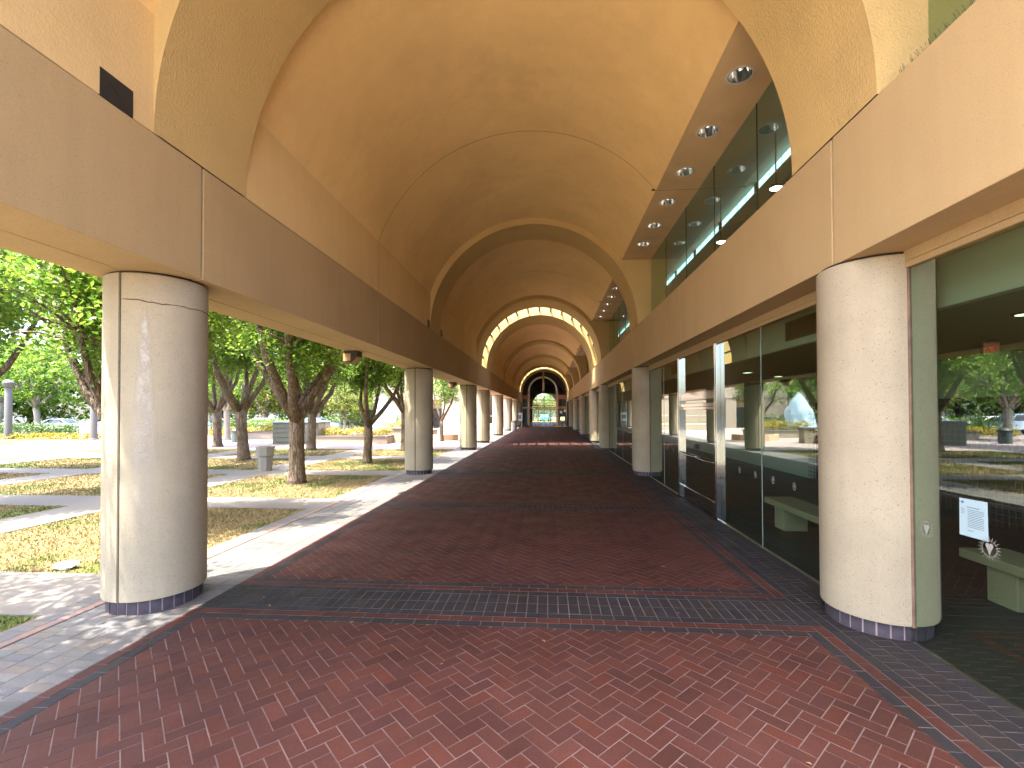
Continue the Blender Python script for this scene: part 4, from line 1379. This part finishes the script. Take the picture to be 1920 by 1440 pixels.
# ------------------------------------------------------------------ street furniture
t = thing('litter_bin', 'pale concrete eight-sided litter bin beside the path', 'bin', (-9.63, 15.2, -0.006), 0.3)
def octp(r): return [(r*math.cos(PI/8+k*PI/4), r*math.sin(PI/8+k*PI/4)) for k in range(8)]
def octloft(prof, b):
    vs = []
    for r_, z in prof: vs += [(x_, y_, z) for x_, y_ in octp(r_)]
    m_ = len(prof)
    b.add(vs, [(i*8+k, i*8+(k+1) % 8, (i+1)*8+(k+1) % 8, (i+1)*8+k) for i in range(m_-1) for k in range(8)]+[tuple(range(7, -1, -1)), tuple((m_-1)*8+k for k in range(8))])
q = MB(); octloft([(0.21, 0), (0.235, 0.50)], q); q.build('body', M['binconc'], t)
q = MB(); octloft([(0.238, 0.501), (0.27, 0.515), (0.285, 0.70), (0.30, 0.80), (0.30, 0.83), (0.24, 0.83), (0.23, 0.70)], q); q.build('rim', M['binconc'], t)
q = MB(); octloft([(0.229, 0.69), (0.229, 0.705)], q); q.build('liner', M['darkmetal'], t)

t = thing('litter_bin', 'dark green round bin near the pale-barked tree', 'bin', (-20.7, 29.5, 0), 0)
MB().lathe([(0.30, 0), (0.32, 0.7)], n=20).build('body', M['bindark'], t, smooth=True, angle=40)
MB().lathe([(0.34, 0.701), (0.34, 0.78), (0.22, 0.92), (0.10, 0.95)], n=20).build('lid', M['darkmetal'], t, smooth=True, angle=40)

t = thing('litter_bin', 'round concrete litter bin far along the arcade by the left columns', 'bin', (-3.42, 47.2, 0), 0)
MB().lathe([(0.27, 0), (0.29, 0.05), (0.29, 0.86), (0.27, 0.9)], n=24).build('body', M['binconc'], t, smooth=True, angle=40)
MB().lathe([(0.30, 0.901), (0.30, 0.96), (0.2, 1.06), (0.05, 1.1)], n=24).build('lid', M['post'], t, smooth=True, angle=40)

# service cabinet with slatted green side and pale doors
t = thing('service_cabinet', 'grey-green slatted cabinet with pale door panels on its right side', 'cabinet', (-15.7, 29.2, -0.004), R(9))
MB().box(-1.6, 1.1, -1.25, 1.25, 0, 1.32).build('body', M['cabinet'], t)
q = MB()
for k in range(4): q.box(-1.58, 1.02, -1.285, -1.251, 0.14+k*0.29, 0.14+k*0.29+0.255)
q.build('slats', M['cabinet'], t, bevel=0.01)
for a in (-1.2, 0.04): MB().box(1.101, 1.13, a, a+1.16, 0.08, 1.26).build('door_panel', M['panel'], t, bevel=0.008)
q = MB()
for a in (-1.25, -0.02, 1.21): q.box(1.101, 1.14, a, a+0.04, 0.0, 1.32)
q.build('trim', M['bronze'], t)
MB().box(-1.65, 1.18, -1.32, 1.3, 1.321, 1.40).build('lid', M['paleblue'], t, bevel=0.02)
t['label'] = 'grey-green slatted cabinet with pale door panels on its right side'

def post(x, y, label):
    t = thing('lamp_post', label, 'post', (x, y, -0.01), 0, 'thick grey posts by the car park')
    MB().lathe([(0.30, 0), (0.30, 0.12), (0.24, 0.14)], n=20).build('base', M['concrete'], t)
    MB().lathe([(0.235, 0.141), (0.22, 3.9), (0.20, 3.95)], n=20).build('shaft', M['post'], t, smooth=True, angle=40)
    MB().lathe([(0.21, 3.951), (0.34, 4.1), (0.36, 4.4), (0.2, 4.6)], n=20).build('lamp_head', M['post'], t, smooth=True, angle=40)
post(-41.7, 32.9, 'thick grey lamp post at the far left edge')
post(-33.6, 32.0, 'thick grey lamp post just left of the nearest left column')

t = thing('slatted_fence', 'short white slatted fence by the right grey post', 'fence', (-36.2, 34.4, 0), 0)
q = MB()
for k in range(9): q.box(-0.95+k*0.22, -0.82+k*0.22, -0.03, 0.03, 0.05, 1.28)
q.build('slats', M['white'], t)
for z in (0.15, 1.05): MB().box(-1.0, 1.0, 0.031, 0.08, z, z+0.1).build('rail', M['white'], t)
for x in (-1.08, 1.0): MB().box(x, x+0.08, -0.05, 0.08, 0, 1.35).build('post', M['white'], t)

# sign stand at the end of the left columns
t = thing('sign_stand', 'white sign stand with a grey-blue panel near the far end doors', 'sign', (-3.75, 61.5, 0), R(-10))
MB().box(-0.42, 0.42, -0.03, 0.03, 0.75, 1.85).build('board', M['white'], t, bevel=0.01)
MB().box(-0.28, 0.28, -0.045, -0.031, 1.05, 1.55).build('panel', plain('sign_panel', (0.16, 0.18, 0.26), 0.5), t)
for s in (-0.3, 0.3): MB().box(s-0.03, s+0.03, -0.03, 0.03, 0, 0.749).build('leg', M['white'], t)
# machine by the end doors
t = thing('cash_machine', 'black machine with a lit screen standing right of the far doors', 'machine', (2.05, 64.3, 0))
MB().box(-0.45, 0.45, -0.3, 0.3, 0, 1.45).build('body', M['darkmetal'], t, bevel=0.02)
MB().box(-0.28, 0.28, -0.32, -0.301, 0.80, 1.25).build('screen', plain('machine_screen', (0.35, 0.42, 0.15), 0.3, emit=(0.5, 0.6, 0.2), es=0.3), t)
MB().box(-0.3, 0.3, -0.34, -0.301, 0.62, 0.72).build('shelf', M['steel'], t)
for k, (x, z, lab) in enumerate(((1.85, 1.9, 'white paper notice above the black machine at the far end'), (2.42, 2.1, 'narrow white notice at the right of the far end glass'))):
    t = MB().box(-0.16, 0.16, -0.004, 0.004, -0.2, 0.2).build('wall_notice', M['white']); t.location = (x, EY-0.02, z); tag(t, lab, 'notice')

# ------------------------------------------------------------------ cars
def carmesh(paint, pickup=False):
    body = MB()
    if pickup: prof = [(-2.6, 0.45), (2.55, 0.45), (2.6, 0.75), (2.45, 1.02), (1.1, 1.10), (0.45, 1.70), (-0.75, 1.74), (-0.95, 1.12), (-2.58, 1.10)]
    else: prof = [(-2.2, 0.35), (2.2, 0.35), (2.25, 0.62), (2.05, 0.82), (1.05, 0.95), (0.30, 1.40), (-0.95, 1.44), (-1.75, 0.98), (-2.2, 0.92)]
    n = len(prof)
    vs = []
    for yy, k in ((-0.86, 1), (-0.82, 2), (0.82, 2), (0.86, 1)):
        for x, z in prof:
            tuck = 0.16*max(0, z-0.95)/0.5
            y2 = yy - math.copysign(tuck, yy)
            vs.append((x*(0.985 if k == 1 else 1), y2 + (0.0 if k == 1 else 0), z))
    fs = []
    for r_ in range(3):
        for k in range(n): fs.append((r_*n+k, r_*n+(k+1) % n, (r_+1)*n+(k+1) % n, (r_+1)*n+k))
    fs += [tuple(range(n-1, -1, -1)), tuple(range(3*n, 4*n))]
    body.add(vs, fs)
    win = MB()
    zb, zt = (1.14, 1.62) if pickup else (0.99, 1.35)
    xs = [(0.85, 0.40), (-0.70, -0.68)] if pickup else [(0.85, 0.28), (-1.45, -0.92)]
    for s in (-1, 1):
        yb = s*(0.86-0.16*max(0, zb-0.95)/0.5+0.006); yt = s*(0.86-0.16*max(0, zt-0.95)/0.5+0.006)
        win.add([(xs[0][0], yb, zb), (xs[1][0], yb, zb), (xs[1][1], yt, zt), (xs[0][1], yt, zt)], [(0, 1, 2, 3)])
    fx0, fx1 = (1.08, 0.47) if pickup else (1.03, 0.33)
    z0, z1 = (1.13, 1.69) if pickup else (0.98, 1.385)
    win.add([(fx0+0.012, -0.68, z0), (fx0+0.012, 0.68, z0), (fx1+0.012, 0.58, z1), (fx1+0.012, -0.58, z1)], [(0, 1, 2, 3)])
    return body, win
def car(x, y, rz, paint, label, cat='car', pickup=False):
    t = thing('pickup_truck' if pickup else 'parked_car', label, cat, (x, y, -0.05), rz, None if pickup else 'cars in the car park')
    b, w_ = carmesh(paint, pickup)
    b.build('body', plain('paint', paint, 0.3, 0.1, 0.6), t, bevel=0.05)
    w_.build('windows', M['carglass'], t)
    for sx in (-1.35, 1.4):
        for sy in (-0.80, 0.80):
            q = MB(); q.lathe([(0.33, -0.11), (0.34, -0.08), (0.34, 0.08), (0.33, 0.11)], n=18)
            q.v = [(x_+sx, z_+sy, y_+0.34) for x_, y_, z_ in q.v]
            q.build('wheel', M['tyre'], t)
    return t
car(-46.5, 46, 0.3, (0.06, 0.18, 0.42), 'blue car parked behind the dark hedge at the far left')
car(-60, 42, 0.2, (0.7, 0.72, 0.74), 'white car at the left edge of the picture')
car(-53.5, 47.5, 0.1, (0.6, 0.62, 0.64), 'silver car behind the white tree trunk at the far left')
car(-30.0, 47.5, 0.15, (0.42, 0.47, 0.55), 'silver-blue car beyond the leaning tree')
car(-36.5, 48.5, 0.1, (0.72, 0.72, 0.72), 'white car right of the nearest left column')
car(-24.5, 48.0, 0.1, (0.10, 0.22, 0.50), 'blue car peeping over the green cabinet')
car(-32, 41, 0.1, (0.55, 0.66, 0.74), 'pale blue pickup truck mirrored in the nearest lobby glass', 'truck', True)
car(-0.4, 97, 1.4, (0.05, 0.35, 0.42), 'turquoise car seen through the far end doors')

# ------------------------------------------------------------------ building across the plaza
B = thing('plaza_building', 'large cream building across the plaza behind the fountain', 'building', (0, 0, 0))
q = MB()
bx0, bx1, by = -21.5, -7.2, 56.0
q.box(bx0, bx1, by, by+30, 3.5, 13)
for a, b in ((bx0, -17.6), (-15.8, -14.6), (-12.9, bx1)): q.box(a, b, by, by+0.6, 0, 3.499)
q.box(bx0, bx0+0.6, by+0.601, by+30, 0, 3.499).box(bx1-0.6, bx1, by+0.601, by+30, 0, 3.499)
q.build('wall', M['cream'], B)
MB().box(bx0+0.7, bx1-0.7, by+1.5, by+1.7, 0, 3.49).build('recess_wall', M['tan'], B)
for a in (-17.2, -14.3):
    d = MB().box(a-0.1, a+1.1, by+1.40, by+1.49, 0, 2.4).build('door', M['darkmetal'], B)
    MB().box(a+0.2, a+0.8, by+1.38, by+1.399, 0.9, 2.2).build('pane', M['carglass'], d)
for zz in (3.42, 6.4, 9.4): MB().box(bx0-0.03, bx1+0.03, by-0.04, by-0.002, zz, zz+0.05).build('string_course', M['concrete'], B)
for k in range(3): MB().box(bx0+2+k*4.6, bx0+3.6+k*4.6, by-0.012, by-0.003, 7.2, 8.6).build('window', M['carglass'], B)
# steps in front of it
q = MB()
for k in range(4): q.box(-12, -5.3, 50.0+k*0.42, 55.9, -0.05+k*0.15, 0.15+k*0.15-0.05)
tag(q.build('steps', M['cream']), kind='structure')
t = thing('handrail', 'thin grey handrail above the cream steps', 'railing', (-8.6, 52.5, 0.55))
q = MB(); q.tube([(-3.2, 0, 0.95), (3.2, 0, 0.95)], 0.025, 8); q.build('rail', M['steel'], t)
for k in range(5): MB().tube([(-3.1+k*1.55, 0, -0.02), (-3.1+k*1.55, 0, 0.95)], 0.02, 8).build('baluster', M['steel'], t)

# ------------------------------------------------------------------ litter and leaves on the ground
q = MB()
rj = random.Random(3)
bm = bmesh.new(); bmesh.ops.create_icosphere(bm, subdivisions=3, radius=0.09)
for v_ in bm.verts:
    v_.co *= 1+0.45*noise.noise(v_.co*22); v_.co.z *= 0.55; v_.co.x *= 1.45
me = bpy.data.meshes.new('crumpled_paper'); bm.to_mesh(me); bm.free()
me.materials.append(M['litter'])
o = bpy.data.objects.new('crumpled_paper', me); C.objects.link(o); o.location = (-6.14, 5.5, 0.03)
tag(o, 'crumpled white paper lying on the grass by the nearest left column', 'litter')
lm = MB().add([(-0.03, 0, 0.002), (-0.005, -0.014, 0.010), (0.032, 0, 0.004), (0, 0.014, 0.012)], [(0, 1, 2), (0, 2, 3)]).mesh('fallen_leaf', M['drybrown'])
for k in range(26):
    y = 2.4+rj.random()**1.6*16
    x = rj.uniform(-3.2, 2.6)
    o = bpy.data.objects.new('fallen_leaf', lm); C.objects.link(o)
    o.location = (x, y, 0.003); o.rotation_euler = (0, 0, rj.uniform(0, 6.28)); s = rj.uniform(0.5, 1.1); o.scale = (s, s, s)
    tag(o, 'tiny dry brown leaf lying on the brick paving', 'leaf', 'fallen leaves scattered over the paving')
